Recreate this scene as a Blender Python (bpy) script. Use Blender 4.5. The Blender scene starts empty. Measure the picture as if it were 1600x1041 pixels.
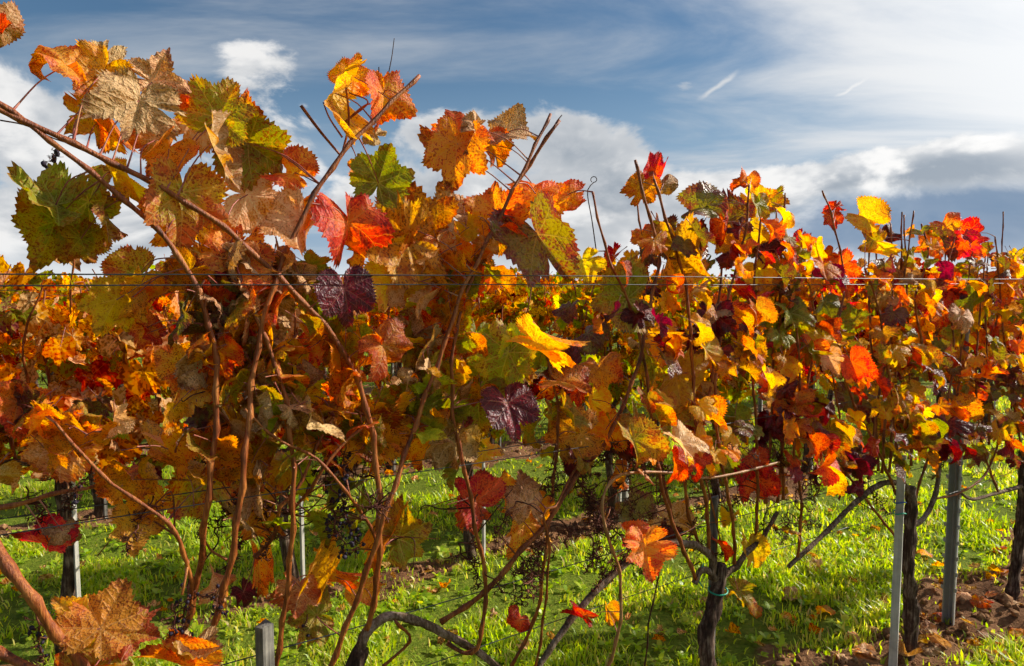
import bpy, math, random
import numpy as np
from mathutils import Vector, Matrix, noise as mnoise

sc = bpy.context.scene
COL = sc.collection
R = math.radians
PI = math.pi

# ------------------------------------------------------------------ camera
W0, H0 = 1600.0, 1041.0
FPX = 1067.0
CAM_H = 1.6
PITCH = R(4.3)
cam_d = bpy.data.cameras.new('camera')
cam_d.sensor_width = 36.0
cam_d.lens = 36.0 * FPX / W0
cam_d.clip_start = 0.02
cam_d.clip_end = 5000
cam = bpy.data.objects.new('camera', cam_d)
cam.location = (0, 0, CAM_H)
cam.rotation_euler = (R(90) - PITCH, 0, 0)
COL.objects.link(cam)
sc.camera = cam
CR = Vector((1, 0, 0))
CU = Vector((0, math.sin(PITCH), math.cos(PITCH)))
CF = Vector((0, math.cos(PITCH), -math.sin(PITCH)))
CO = Vector((0, 0, CAM_H))

# ------------------------------------------------------------------ sky and sun
SUN_AZ, SUN_EL = R(73), R(30)          # azimuth clockwise from the view direction (+Y)
sun_dir = Vector((math.sin(SUN_AZ) * math.cos(SUN_EL), math.cos(SUN_AZ) * math.cos(SUN_EL), math.sin(SUN_EL)))
SKY_STRENGTH = 0.10
SUN_STRENGTH = 4.6
EXPOSURE = 0.58
SKY_VALUE = 0.56

sc.view_settings.view_transform = 'Standard'
sc.view_settings.look = 'None'
sc.view_settings.exposure = EXPOSURE
sc.view_settings.gamma = 1.0
sc.view_settings.use_curve_mapping = False


class NT:
    """small helper for writing node trees as expressions"""
    def __init__(self, tree):
        self.t = tree

    def new(self, typ, **kw):
        n = self.t.nodes.new(typ)
        for k, v in kw.items():
            setattr(n, k, v)
        return n

    def put(self, sock, v):
        if v is None:
            return
        if isinstance(v, bpy.types.NodeSocket):
            self.t.links.new(v, sock)
        elif isinstance(v, (tuple, list)):
            if len(sock.default_value) == 4 and len(v) == 3:
                v = (*v, 1.0)
            sock.default_value = v
        else:
            sock.default_value = v

    def m(self, op, a, b=None, c=None, clamp=False):
        n = self.new('ShaderNodeMath', operation=op)
        n.use_clamp = clamp
        self.put(n.inputs[0], a)
        self.put(n.inputs[1], b)
        self.put(n.inputs[2], c)
        return n.outputs[0]

    def v(self, op, a, b=None, scale=None):
        n = self.new('ShaderNodeVectorMath', operation=op)
        self.put(n.inputs[0], a)
        self.put(n.inputs[1], b)
        if scale is not None:
            self.put(n.inputs['Scale'], scale)
        return n.outputs['Value'] if op in ('LENGTH', 'DOT_PRODUCT', 'DISTANCE') else n.outputs[0]

    def step(self, x, lo, hi, a=0.0, b=1.0):
        n = self.new('ShaderNodeMapRange', interpolation_type='SMOOTHSTEP')
        self.put(n.inputs[0], x)
        self.put(n.inputs[1], lo)
        self.put(n.inputs[2], hi)
        self.put(n.inputs[3], a)
        self.put(n.inputs[4], b)
        return n.outputs[0]

    def mix(self, f, a, b, mode='MIX'):
        n = self.new('ShaderNodeMix', data_type='RGBA', blend_type=mode)
        self.put(n.inputs['Factor'], f)
        self.put(n.inputs['A'], a) if False else self.put(n.inputs[6], a)
        self.put(n.inputs[7], b)
        return n.outputs[2]

    def noise(self, vec, scale, detail=3, rough=0.5, dist=0.0, dim='3D'):
        n = self.new('ShaderNodeTexNoise', noise_dimensions=dim)
        self.put(n.inputs['Vector'], vec)
        n.inputs['Scale'].default_value = scale
        n.inputs['Detail'].default_value = detail
        n.inputs['Roughness'].default_value = rough
        n.inputs['Distortion'].default_value = dist
        return n.outputs[0]

    def ramp(self, f, stops):
        n = self.new('ShaderNodeValToRGB')
        cr = n.color_ramp
        while len(cr.elements) < len(stops):
            cr.elements.new(0.5)
        for e, (p, c) in zip(cr.elements, stops):
            e.position = p
            e.color = (*c, 1.0)
        self.put(n.inputs[0], f)
        return n.outputs[0]

    def comb(self, x, y, z):
        n = self.new('ShaderNodeCombineXYZ')
        self.put(n.inputs[0], x)
        self.put(n.inputs[1], y)
        self.put(n.inputs[2], z)
        return n.outputs[0]

    def sep(self, vec):
        n = self.new('ShaderNodeSeparateXYZ')
        self.put(n.inputs[0], vec)
        return n.outputs


def ray(px, py):
    return (CF + CR * ((px - W0 / 2) / FPX) - CU * ((py - H0 / 2) / FPX))


def build_world():
    w = bpy.data.worlds.new('World')
    sc.world = w
    w.use_nodes = True
    w.cycles.sampling_method = 'MANUAL'
    w.cycles.sample_map_resolution = 256
    t = w.node_tree
    t.nodes.clear()
    N = NT(t)
    out = N.new('ShaderNodeOutputWorld')
    bg = N.new('ShaderNodeBackground')
    bg.inputs['Strength'].default_value = SKY_STRENGTH
    t.links.new(bg.outputs[0], out.inputs[0])
    sky = N.new('ShaderNodeTexSky', sky_type='NISHITA')
    sky.sun_disc = False
    sky.sun_elevation = SUN_EL
    sky.sun_rotation = SUN_AZ
    sky.altitude = 200
    sky.air_density = 1.15
    sky.dust_density = 0.6
    sky.ozone_density = 2.2
    tc = N.new('ShaderNodeTexCoord')
    d = tc.outputs['Generated']
    x, y, z = N.sep(d)
    zc = N.m('MAXIMUM', z, 0.0)
    sd = N.v('DOT_PRODUCT', d, tuple(sun_dir))
    near_sun = N.step(sd, 0.42, 1.12)                 # forward scattering of thin cloud
    # ---- cumulus: noise over the whole sphere, flattened towards the horizon
    q = N.v('MULTIPLY', d, (1.0, 1.0, 1.9))
    n1 = N.noise(q, 4.6, 8, 0.60, 0.25)
    q2 = N.v('ADD', q, tuple(Vector((sun_dir.x * .035, sun_dir.y * .035, .06))))
    n1b = N.noise(q2, 4.6, 4, 0.55, 0.25)
    lowband = N.step(z, 0.05, 0.32, 0.16, -0.20)     # more cloud lower down
    field = N.m('ADD', n1, lowband)
    # particular clouds of the day: (pixel x, y, half width, height ratio, weight)
    blobs = [(425, 95, 80, 1.6, .27), (720, 185, 85, 1.7, .25), (640, 200, 50, 1.6, .18), (20, 150, 120, 2.0, .16), (925, 215, 130, 3.0, .20), (840, 185, 70, 2.0, .08),
             (60, 200, 170, 2.4, .20), (410, 200, 130, 2.0, .16), (960, 290, 140, 2.6, .18), (1385, 265, 110, 2.6, .26),
             (1540, 280, 90, 2.4, .18), (640, 300, 170, 2.2, .16), (80, 350, 150, 2.4, .14), (1200, 290, 120, 3.0, .14),
             (1068, 138, 18, 1.2, .17), (880, 110, 190, 2.6, -.12), (1200, 200, 200, 3.0, -.16)]
    for (px, py, hw, kr, wt) in blobs:
        c = ray(px, py).normalized()
        rad = hw / FPX
        dv = N.v('MULTIPLY', N.v('SUBTRACT', d, tuple(c)), (1, 1, kr))
        r_ = N.m('DIVIDE', N.v('LENGTH', dv), rad)
        field = N.m('ADD', field, N.m('MULTIPLY', N.step(r_, 0.0, 1.6, 1.0, 0.0), wt))
    dens = N.step(field, 0.54, 0.655)
    lit = N.step(N.m('SUBTRACT', n1, n1b), -0.06, 0.13)      # bright on the sun side
    thick = N.step(field, 0.60, 0.86)
    # a far blue-grey bank of rain cloud low on the right
    c = ray(1560, 348).normalized()
    dv = N.v('MULTIPLY', N.v('SUBTRACT', d, tuple(c)), (1, 1, 6.0))
    bank = N.step(N.m('ADD', N.v('LENGTH', dv), N.m('MULTIPLY', N.m('SUBTRACT', n1, .5), 0.55)), 0.20, 0.36, 1.0, 0.0)
    # ---- veil of cirrus on a high plane, streaky
    iz = N.m('DIVIDE', 1.0, N.m('ADD', zc, 0.10))
    pl = N.comb(N.m('MULTIPLY', x, iz), N.m('MULTIPLY', y, iz), 0.0)
    rot = N.new('ShaderNodeMapping')
    N.put(rot.inputs['Vector'], pl)
    rot.inputs['Rotation'].default_value = (0, 0, R(-35))
    rot.inputs['Scale'].default_value = (0.7, 1.5, 1)
    cir = N.noise(rot.outputs[0], 1.0, 7, 0.58, 0.5)
    veil = N.step(N.m('ADD', cir, N.m('MULTIPLY', near_sun, 0.74)), 0.42, 0.95)
    veil = N.m('MULTIPLY', veil, 0.95)
    # ---- two short contrails on the high plane
    trails = None
    for (x0, y0, x1, y1, wd, st) in ((1085, 160, 1160, 108, .0048, .75), (1300, 155, 1362, 118, .0030, .95)):
        a = ray(x0, y0).normalized()
        b = ray(x1, y1).normalized()
        mid = ((a + b) / 2).normalized()
        u = (b - a).normalized()
        nrm = mid.cross(u).normalized()
        half = (b - a).length / 2
        rel = N.v('SUBTRACT', d, tuple(mid))
        al = N.m('ABSOLUTE', N.v('DOT_PRODUCT', rel, tuple(u)))
        ac = N.m('ABSOLUTE', N.m('ADD', N.v('DOT_PRODUCT', rel, tuple(nrm)), N.m('MULTIPLY', N.m('SUBTRACT', N.noise(d, 60, 3), .5), .008)))
        tr = N.m('MULTIPLY', N.step(al, half * .3, half, 1, 0), N.step(ac, 0.0, wd, st, 0))
        trails = tr if trails is None else N.m('ADD', trails, tr)
    # ---- colours (in the sky texture's own units)
    glow = N.m('ADD', 6.1, N.m('MULTIPLY', near_sun, 2.0))
    white = N.v('SCALE', (1.0, 0.99, 0.975), scale=glow)
    veil_col = N.v('SCALE', (0.97, 0.985, 1.0), scale=N.m('ADD', 4.6, N.m('MULTIPLY', near_sun, 3.8)))
    shade = N.v('SCALE', (0.68, 0.79, 0.93), scale=N.m('ADD', 3.0, N.m('MULTIPLY', near_sun, 1.0)))
    hs = N.new('ShaderNodeHueSaturation')
    hs.inputs['Saturation'].default_value = 1.2
    hs.inputs['Value'].default_value = SKY_VALUE
    N.put(hs.inputs['Color'], sky.outputs[0])
    low = N.mix(N.step(z, 0.08, 0.30, 0.85, 0.0), hs.outputs[0], (2.0, 2.9, 4.1))      # hazy blue low down
    col = N.mix(veil, low, veil_col)
    col = N.mix(N.m('MINIMUM', trails, 1.0), col, veil_col)
    col = N.mix(N.m('MULTIPLY', bank, 0.92), col, (1.0, 1.7, 2.75))
    ccol = N.mix(N.m('MULTIPLY', N.m('SUBTRACT', 1.0, lit), N.m('ADD', .5, N.m('MULTIPLY', thick, .5))), white, shade)
    cd = N.m('MULTIPLY', dens, N.m('SUBTRACT', 1.0, N.m('MULTIPLY', bank, 0.85)))
    col = N.mix(N.m('MULTIPLY', cd, 0.95), col, ccol)
    # pale strip right above the horizon
    hz = N.step(z, 0.0, 0.06, 0.75, 0.0)
    col = N.mix(hz, col, N.v('SCALE', (0.93, 0.97, 1.0), scale=6.0))
    t.links.new(col, bg.inputs['Color'])


build_world()
sd_ = bpy.data.lights.new('sun', 'SUN')
sd_.energy = SUN_STRENGTH
sd_.angle = R(0.55)
sd_.color = (1.0, 0.93, 0.82)
sun = bpy.data.objects.new('sun', sd_)
sun.rotation_euler = sun_dir.to_track_quat('Z', 'Y').to_euler()
sun.location = (6, 2, 8)
COL.objects.link(sun)
sc.cycles.max_bounces = 4
sc.cycles.diffuse_bounces = 2
sc.cycles.glossy_bounces = 1
sc.cycles.transmission_bounces = 3
sc.cycles.use_adaptive_sampling = True
sc.cycles.adaptive_threshold = 0.03
sc.cycles.use_denoising = True

# ------------------------------------------------------------------ row geometry
D = Vector((0.844, 0.536, 0)).normalized()      # along the rows
NN = Vector((-D.y, D.x, 0))                     # across the rows, away from the camera
ROW_ANG = math.atan2(D.y, D.x)
P1 = 1.46                                       # distance of the near row
SPACING = 1.95
ROWM = {k: Matrix.Translation(NN * (P1 + SPACING * k)) @ Matrix.Rotation(ROW_ANG, 4, 'Z') for k in range(-1, 40)}


def at(px, py, p=P1):
    """the point where the sight line of a picture point meets the vertical sheet at distance p"""
    v = ray(px, py)
    return CO + v * (p / v.dot(NN))


def on_ground(px, py, z=0.0):
    v = ray(px, py)
    return CO + v * ((z - CAM_H) / v.z)


def project(P):
    r = Vector(P) - CO
    dz = r.dot(CF)
    if dz < 0.05:
        return None
    return (W0 / 2 + FPX * r.dot(CR) / dz, H0 / 2 - FPX * r.dot(CU) / dz, dz)


# ------------------------------------------------------------------ small helpers
def srgb(h):
    h = h.lstrip('#')
    c = [int(h[i:i + 2], 16) / 255 for i in (0, 2, 4)]
    return tuple(x / 12.92 if x <= 0.04045 else ((x + 0.055) / 1.055) ** 2.4 for x in c)


def tag(o, label=None, cat=None, group=None, kind=None):
    if label:
        o['label'] = label
    if cat:
        o['category'] = cat
    if group:
        o['group'] = group
    if kind:
        o['kind'] = kind
    return o


def empty(name, loc, rz=0.0):
    o = bpy.data.objects.new(name, None)
    o.location = loc
    o.rotation_euler = (0, 0, rz)
    o.empty_display_size = 0.1
    COL.objects.link(o)
    return o


def mesh(name, verts, faces, mats=(), smooth=True, midx=None):
    me = bpy.data.meshes.new(name)
    if isinstance(verts, np.ndarray):
        verts = verts.tolist()
    me.from_pydata(verts, [], faces)
    for m in mats:
        me.materials.append(m)
    if smooth:
        me.polygons.foreach_set('use_smooth', np.ones(len(me.polygons), bool))
    if midx is not None:
        me.polygons.foreach_set('material_index', np.asarray(midx, np.int32))
    me.update()
    return me


def obj(name, me, parent=None, inv=None):
    o = bpy.data.objects.new(name, me)
    COL.objects.link(o)
    if parent is not None:
        o.parent = parent
        if inv is not None:
            o.matrix_parent_inverse = inv
    return o


def inv_of(e):
    return (Matrix.Translation(e.location) @ Matrix.Rotation(e.rotation_euler.z, 4, 'Z')).inverted()


def spline(pts, n):
    """Catmull-Rom through points, n samples"""
    P = [Vector(p) for p in pts]
    if len(P) < 3:
        return [P[0].lerp(P[-1], i / (n - 1)) for i in range(n)]
    Q = [P[0] * 2 - P[1]] + P + [P[-1] * 2 - P[-2]]
    seg = [(P[i + 1] - P[i]).length for i in range(len(P) - 1)]
    tot = sum(seg) or 1e-6
    out = []
    for i in range(n):
        d = tot * i / (n - 1)
        k = 0
        while k < len(seg) - 1 and d > seg[k]:
            d -= seg[k]
            k += 1
        u = min(1.0, d / max(seg[k], 1e-6))
        a, b, c, e = Q[k], Q[k + 1], Q[k + 2], Q[k + 3]
        out.append(0.5 * ((2 * b) + (c - a) * u + (2 * a - 5 * b + 4 * c - e) * u * u + (3 * b - a - 3 * c + e) * u ** 3))
    return out


def tube(path, radii, sides=7, cap=True, rough=0.0, seed=0):
    """vertices and faces of a tube along a path"""
    V, F = [], []
    n = len(path)
    up = Vector((0.31, 0.17, 0.93)).normalized()
    prev = None
    for i, p in enumerate(path):
        t = (path[min(i + 1, n - 1)] - path[max(i - 1, 0)])
        t = t.normalized() if t.length > 1e-9 else Vector((0, 0, 1))
        if prev is None:
            a = t.cross(up)
            if a.length < 1e-3:
                a = t.cross(Vector((1, 0, 0)))
            a.normalize()
        else:
            a = (prev - t * prev.dot(t)).normalized()
        prev = a
        b = t.cross(a)
        for s in range(sides):
            th = 2 * PI * s / sides
            r = radii[i]
            if rough:
                r *= 1 + rough * mnoise.noise(Vector((math.cos(th) * 2.1 + seed, math.sin(th) * 2.1, i * 0.2 + seed * 3)))
            V.append(p + a * (math.cos(th) * r) + b * (math.sin(th) * r))
    for i in range(n - 1):
        for s in range(sides):
            s2 = (s + 1) % sides
            F.append((i * sides + s, i * sides + s2, (i + 1) * sides + s2, (i + 1) * sides + s))
    if cap:
        F.append(tuple(range(sides - 1, -1, -1)))
        F.append(tuple((n - 1) * sides + s for s in range(sides)))
    return V, F


def merge(parts):
    V, F = [], []
    for v, f in parts:
        o = len(V)
        V.extend(v)
        F.extend(tuple(i + o for i in g) for g in f)
    return V, F


def box(x0, x1, y0, y1, z0, z1):
    V = [Vector(p) for p in ((x0, y0, z0), (x1, y0, z0), (x1, y1, z0), (x0, y1, z0), (x0, y0, z1), (x1, y0, z1), (x1, y1, z1), (x0, y1, z1))]
    F = [(3, 2, 1, 0), (4, 5, 6, 7), (0, 1, 5, 4), (1, 2, 6, 5), (2, 3, 7, 6), (3, 0, 4, 7)]
    return V, F


# ------------------------------------------------------------------ materials
def new_mat(name):
    m = bpy.data.materials.new(name)
    m.use_nodes = True
    m.node_tree.nodes.clear()
    N = NT(m.node_tree)
    out = N.new('ShaderNodeOutputMaterial')
    return m, N, out


def leaf_material(name, c1, c2, c3, spot, vein, spots=0.5, edge=0.5, trans=0.5, spec=0.35, rough=0.5, bump=0.42, keep=0.35, val=1.0, lite=False):
    """c1 by the veins, c2 between, c3 at the margin; the underside is paler. lite: for leaves a few pixels wide"""
    m, N, out = new_mat(name)
    c1, c2, c3, spot, vein = (srgb(c) for c in (c1, c2, c3, spot, vein))
    oi = N.new('ShaderNodeObjectInfo')
    at_ = N.new('ShaderNodeAttribute', attribute_name='rnd')
    rnd = N.m('FRACT', N.m('ADD', oi.outputs['Random'], at_.outputs['Fac']))
    uvn = N.new('ShaderNodeUVMap', uv_map='flat')
    vvn = N.new('ShaderNodeUVMap', uv_map='vein')
    uv = uvn.outputs[0]
    a, b, _ = N.sep(vvn.outputs[0])
    off = N.comb(N.m('MULTIPLY', rnd, 37.0), N.m('MULTIPLY', rnd, 91.0), N.m('MULTIPLY', rnd, 17.0))
    p = N.v('ADD', uv, off)
    n1 = N.noise(p, 3.4, 2 if lite else 4, 0.62, dim='2D')
    n3 = N.noise(p, 9.0, 1 if lite else 3, 0.6, dim='2D')
    n2 = n3 if lite else N.noise(p, 34.0, 2, 0.65, dim='2D')
    rad = N.v('LENGTH', uv)
    f = N.m('ADD', N.m('MULTIPLY', N.m('SUBTRACT', n1, 0.5), 2.6), N.m('MULTIPLY', N.m('SUBTRACT', rad, 0.34), edge * 2.4))
    f = N.m('ADD', f, N.m('MULTIPLY', N.m('MINIMUM', b, 0.14), 2.6 * keep))
    f = N.m('ADD', f, N.m('MULTIPLY', N.m('SUBTRACT', n2, 0.5), 1.3))
    f = N.m('ADD', f, N.m('MULTIPLY', N.m('SUBTRACT', rnd, 0.5), 0.7))
    f = N.m('ADD', f, 0.38, clamp=True)
    col = N.ramp(f, [(0.08, c1), (0.42, c2), (0.62, c2), (0.95, c3)])
    # speckles and blotches
    sp = N.m('MULTIPLY', N.step(N.m('ADD', N.m('MULTIPLY', n2, .75), N.m('MULTIPLY', n3, .45)), 0.62, 0.72), spots)
    col = N.mix(sp, col, spot)
    # withered brown rim, uneven
    rim = N.m('MULTIPLY', N.step(N.m('ADD', rad, N.m('MULTIPLY', N.m('SUBTRACT', n3, .5), .7)), 0.50, 0.64), 0.65)
    col = N.mix(rim, col, srgb('#6e3618'))
    # veins: main ribs and the side ribs branching from them
    wv = N.m('MAXIMUM', N.m('MULTIPLY', N.m('SUBTRACT', 0.62, a), 0.020), 0.003)
    vm = N.step(N.m('DIVIDE', b, wv), 0.5, 1.3, 0.8, 0.0)
    if not lite:
        wob = N.m('MULTIPLY', N.m('SUBTRACT', n1, .5), .16)
        sv = N.m('ABSOLUTE', N.m('SUBTRACT', N.m('FRACT', N.m('MULTIPLY', N.m('ADD', N.m('SUBTRACT', a, N.m('MULTIPLY', b, 0.8)), wob), 8.0)), 0.5))
        side = N.step(sv, 0.02, 0.075, 0.62, 0.0)
        ter = N.new('ShaderNodeTexVoronoi', feature='DISTANCE_TO_EDGE', voronoi_dimensions='2D')
        N.put(ter.inputs['Vector'], p)
        ter.inputs['Scale'].default_value = 17.0
        tert = N.step(ter.outputs['Distance'], 0.0, 0.07, 0.16, 0.0)
        vm = N.m('MAXIMUM', N.m('MAXIMUM', vm, side), tert)
    col = N.mix(N.m('MULTIPLY', vm, 0.55), col, vein)
    hs = N.new('ShaderNodeHueSaturation')
    N.put(hs.inputs['Color'], col)
    N.put(hs.inputs['Hue'], N.m('ADD', 0.487, N.m('MULTIPLY', N.m('FRACT', N.m('MULTIPLY', rnd, 7.3)), 0.026)))
    hs.inputs['Saturation'].default_value = 1.04
    N.put(hs.inputs['Value'], N.m('MULTIPLY', N.m('ADD', 0.70, N.m('MULTIPLY', N.m('FRACT', N.m('MULTIPLY', rnd, 13.7)), 0.50)), val))
    top = hs.outputs[0]
    hg = N.new('ShaderNodeHueSaturation')
    N.put(hg.inputs['Color'], top)
    hg.inputs['Saturation'].default_value = 1.2
    hg.inputs['Value'].default_value = 2.0
    tr = N.new('ShaderNodeBsdfTranslucent')
    N.put(tr.inputs['Color'], hg.outputs[0])
    if lite:
        pb = N.new('ShaderNodeBsdfDiffuse')
        N.put(pb.inputs['Color'], top)
    else:
        geo = N.new('ShaderNodeNewGeometry')
        hb = N.new('ShaderNodeHueSaturation')
        N.put(hb.inputs['Color'], top)
        hb.inputs['Saturation'].default_value = 0.95
        hb.inputs['Value'].default_value = 1.14
        under = N.mix(N.m('MULTIPLY', vm, 0.22), hb.outputs[0], srgb('#e0c090'))
        surf = N.mix(geo.outputs['Backfacing'], top, under)
        # quilted relief
        h = N.m('ADD', N.m('MULTIPLY', vm, -0.5), N.m('ADD', n3, N.m('MULTIPLY', N.m('MINIMUM', ter.outputs['Distance'], .3), 0.35)))
        h = N.m('ADD', h, N.m('MULTIPLY', N.m('MINIMUM', sv, .25), 1.1))
        bp = N.new('ShaderNodeBump')
        bp.inputs['Strength'].default_value = bump
        bp.inputs['Distance'].default_value = 0.009
        N.put(bp.inputs['Height'], h)
        pb = N.new('ShaderNodeBsdfPrincipled')
        N.put(pb.inputs['Base Color'], surf)
        N.put(pb.inputs['Roughness'], N.m('ADD', rough - .1, N.m('MULTIPLY', n3, 0.2)))
        pb.inputs['Specular IOR Level'].default_value = spec
        N.put(pb.inputs['Normal'], bp.outputs[0])
        N.put(tr.inputs['Normal'], bp.outputs[0])
    mx = N.new('ShaderNodeMixShader')
    mx.inputs[0].default_value = trans
    N.t.links.new(pb.outputs[0], mx.inputs[1])
    N.t.links.new(tr.outputs[0], mx.inputs[2])
    N.t.links.new(mx.outputs[0], out.inputs[0])
    return m


LEAF_KINDS = {
    'G': ('leaf_green', '#6e7420', '#8c8a26', '#a87a26', '#5e3416', '#b0aa54', dict(spots=.7, edge=.5, trans=.45, rough=.45)),
    'O': ('leaf_olive', '#8a8420', '#b48a20', '#b0541a', '#7a3014', '#c8ac50', dict(spots=.8, edge=.7, trans=.48)),
    'Y': ('leaf_yellow', '#d2b020', '#deA41c', '#d67e18', '#a84c18', '#e8cc60', dict(spots=.5, edge=.6, trans=.55)),
    'D': ('leaf_golden', '#dca01e', '#dc8c1a', '#c45a18', '#783612', '#e4b450', dict(spots=.75, edge=.5, trans=.52)),
    'N': ('leaf_orange', '#e69c20', '#de7018', '#c03c16', '#a02a12', '#ecb458', dict(spots=.7, edge=.6, trans=.55)),
    'R': ('leaf_red', '#d8601a', '#c62e16', '#981a18', '#680e10', '#dc8840', dict(spots=.5, edge=.5, trans=.55)),
    'B': ('leaf_burgundy', '#861a1c', '#581016', '#481018', '#260a10', '#8a2424', dict(spots=.5, edge=.3, trans=.4, spec=.5, rough=.42)),
    'P': ('leaf_pink_tan', '#d8b082', '#d09a60', '#b86a3a', '#8a4a22', '#e6c898', dict(spots=.5, edge=.6, trans=.4)),
    'T': ('leaf_dry_brown', '#d4ac78', '#c0925c', '#94663a', '#6c4020', '#dcbe90', dict(spots=.6, edge=.5, trans=.25, rough=.65, bump=.5)),
    'M': ('leaf_mauve', '#847838', '#7c4a3c', '#642834', '#3c1a20', '#a89058', dict(spots=.5, edge=.5, trans=.38, spec=.7, rough=.34, bump=.9)),
    'L': ('leaf_lime', '#90a01c', '#b2b820', '#d0b824', '#7a6018', '#ccd45c', dict(spots=.25, edge=.4, trans=.55)),
}
LT = {k: leaf_material(*v[:6], **v[6]) for k, v in LEAF_KINDS.items()}
LS = {k: leaf_material('small_' + v[0], *v[1:6], **{**v[6], 'lite': True}) for k, v in LEAF_KINDS.items()}
TYPES = list(LT)


def bark_material(name, ca, cb, cc, scale=90.0, stretch=8.0, bump=0.5, rough=0.65, spec=0.3):
    m, N, out = new_mat(name)
    tc = N.new('ShaderNodeTexCoord')
    oi = N.new('ShaderNodeObjectInfo')
    p = N.v('MULTIPLY', tc.outputs['Object'], (1, 1, 1.0 / stretch))
    p = N.v('ADD', p, N.comb(N.m('MULTIPLY', oi.outputs['Random'], 9.0), 0.0, 0.0))
    n1 = N.noise(p, scale, 5, 0.65)
    n2 = N.noise(tc.outputs['Object'], 14.0, 4, 0.6)
    f = N.m('ADD', N.m('MULTIPLY', N.m('SUBTRACT', n1, .5), 1.5), N.m('MULTIPLY', N.m('SUBTRACT', n2, .5), 1.3))
    col = N.ramp(N.m('ADD', f, 0.5, clamp=True), [(0.1, srgb(ca)), (0.5, srgb(cb)), (0.9, srgb(cc))])
    bp = N.new('ShaderNodeBump')
    bp.inputs['Strength'].default_value = bump
    bp.inputs['Distance'].default_value = 0.004
    N.put(bp.inputs['Height'], n1)
    pb = N.new('ShaderNodeBsdfPrincipled')
    N.put(pb.inputs['Base Color'], col)
    pb.inputs['Roughness'].default_value = rough
    pb.inputs['Specular IOR Level'].default_value = spec
    N.put(pb.inputs['Normal'], bp.outputs[0])
    N.t.links.new(pb.outputs[0], out.inputs[0])
    return m


M_CANE = bark_material('cane_bark', '#3e1a0a', '#8a4418', '#b87434', 240, 14, .8, .5, .4)
M_CANE2 = bark_material('pale_cane_bark', '#6a4022', '#9c6c40', '#c09668', 220, 10, .4, .5, .4)
M_TRUNK = bark_material('trunk_bark', '#1a110d', '#46342a', '#8e7a68', 110, 12, 1.0, .9, .15)
M_ARM = bark_material('arm_bark', '#261b16', '#66523f', '#a08c7c', 130, 3, 1.0, .9, .15)
M_PET = bark_material('petiole_skin', '#6e2c2a', '#a0564a', '#b48a58', 30, 2, .1, .45, .4)
M_STALK = bark_material('stalk_skin', '#200e0a', '#482218', '#84523c', 60, 2, .3, .7, .2)
M_TENDRIL = bark_material('tendril_skin', '#1a0f0c', '#3e241a', '#7a5030', 60, 2, .2, .7, .2)
M_WOODSTAKE = bark_material('weathered_wood', '#38342f', '#6e6a62', '#9c968a', 70, 26, .8, .85, .15)
M_PALESTAKE = bark_material('pale_stake', '#8c8880', '#b4b0a6', '#cecabe', 50, 22, .3, .6, .3)


def simple(name, col, rough=0.5, metal=0.0, spec=0.5, nscale=30.0, namp=0.25, bump=0.0):
    m, N, out = new_mat(name)
    tc = N.new('ShaderNodeTexCoord')
    n = N.noise(tc.outputs['Object'], nscale, 4, 0.6)
    c = srgb(col)
    cc = N.mix(n, tuple(x * (1 - namp) for x in c), tuple(min(1, x * (1 + namp)) for x in c))
    pb = N.new('ShaderNodeBsdfPrincipled')
    N.put(pb.inputs['Base Color'], cc)
    N.put(pb.inputs['Roughness'], N.m('ADD', rough - .1, N.m('MULTIPLY', n, .2)))
    pb.inputs['Metallic'].default_value = metal
    pb.inputs['Specular IOR Level'].default_value = spec
    if bump:
        bp = N.new('ShaderNodeBump')
        bp.inputs['Strength'].default_value = bump
        bp.inputs['Distance'].default_value = 0.003
        N.put(bp.inputs['Height'], n)
        N.put(pb.inputs['Normal'], bp.outputs[0])
    N.t.links.new(pb.outputs[0], out.inputs[0])
    return m


M_ZINC = simple('galvanised_steel', '#a09c92', .6, .1, .4, 22, .35)
M_WIRE = simple('galvanised_wire', '#4e5052', .42, .85, .5, 40, .3)
M_TIE_G = simple('green_plastic_tie', '#1f9c7c', .4)
M_TIE_B = simple('blue_plastic_tie', '#2f5cae', .4)
M_GRAPE = simple('grape_skin', '#2a2030', .6, 0, .3, 160, .6, .8)

# ------------------------------------------------------------------ leaf meshes
BASE_R = [(0, 1.0), (10, .93), (20, .78), (27.5, .70), (35, .74), (50, .93), (60, .87), (70, .78), (80, .70), (90, .73),
          (105, .78), (120, .73), (135, .68), (150, .62), (160, .52), (170, .36), (180, .10)]
VEIN_ANG = [0, 50, -50, 105, -105, 150, -150]


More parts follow.
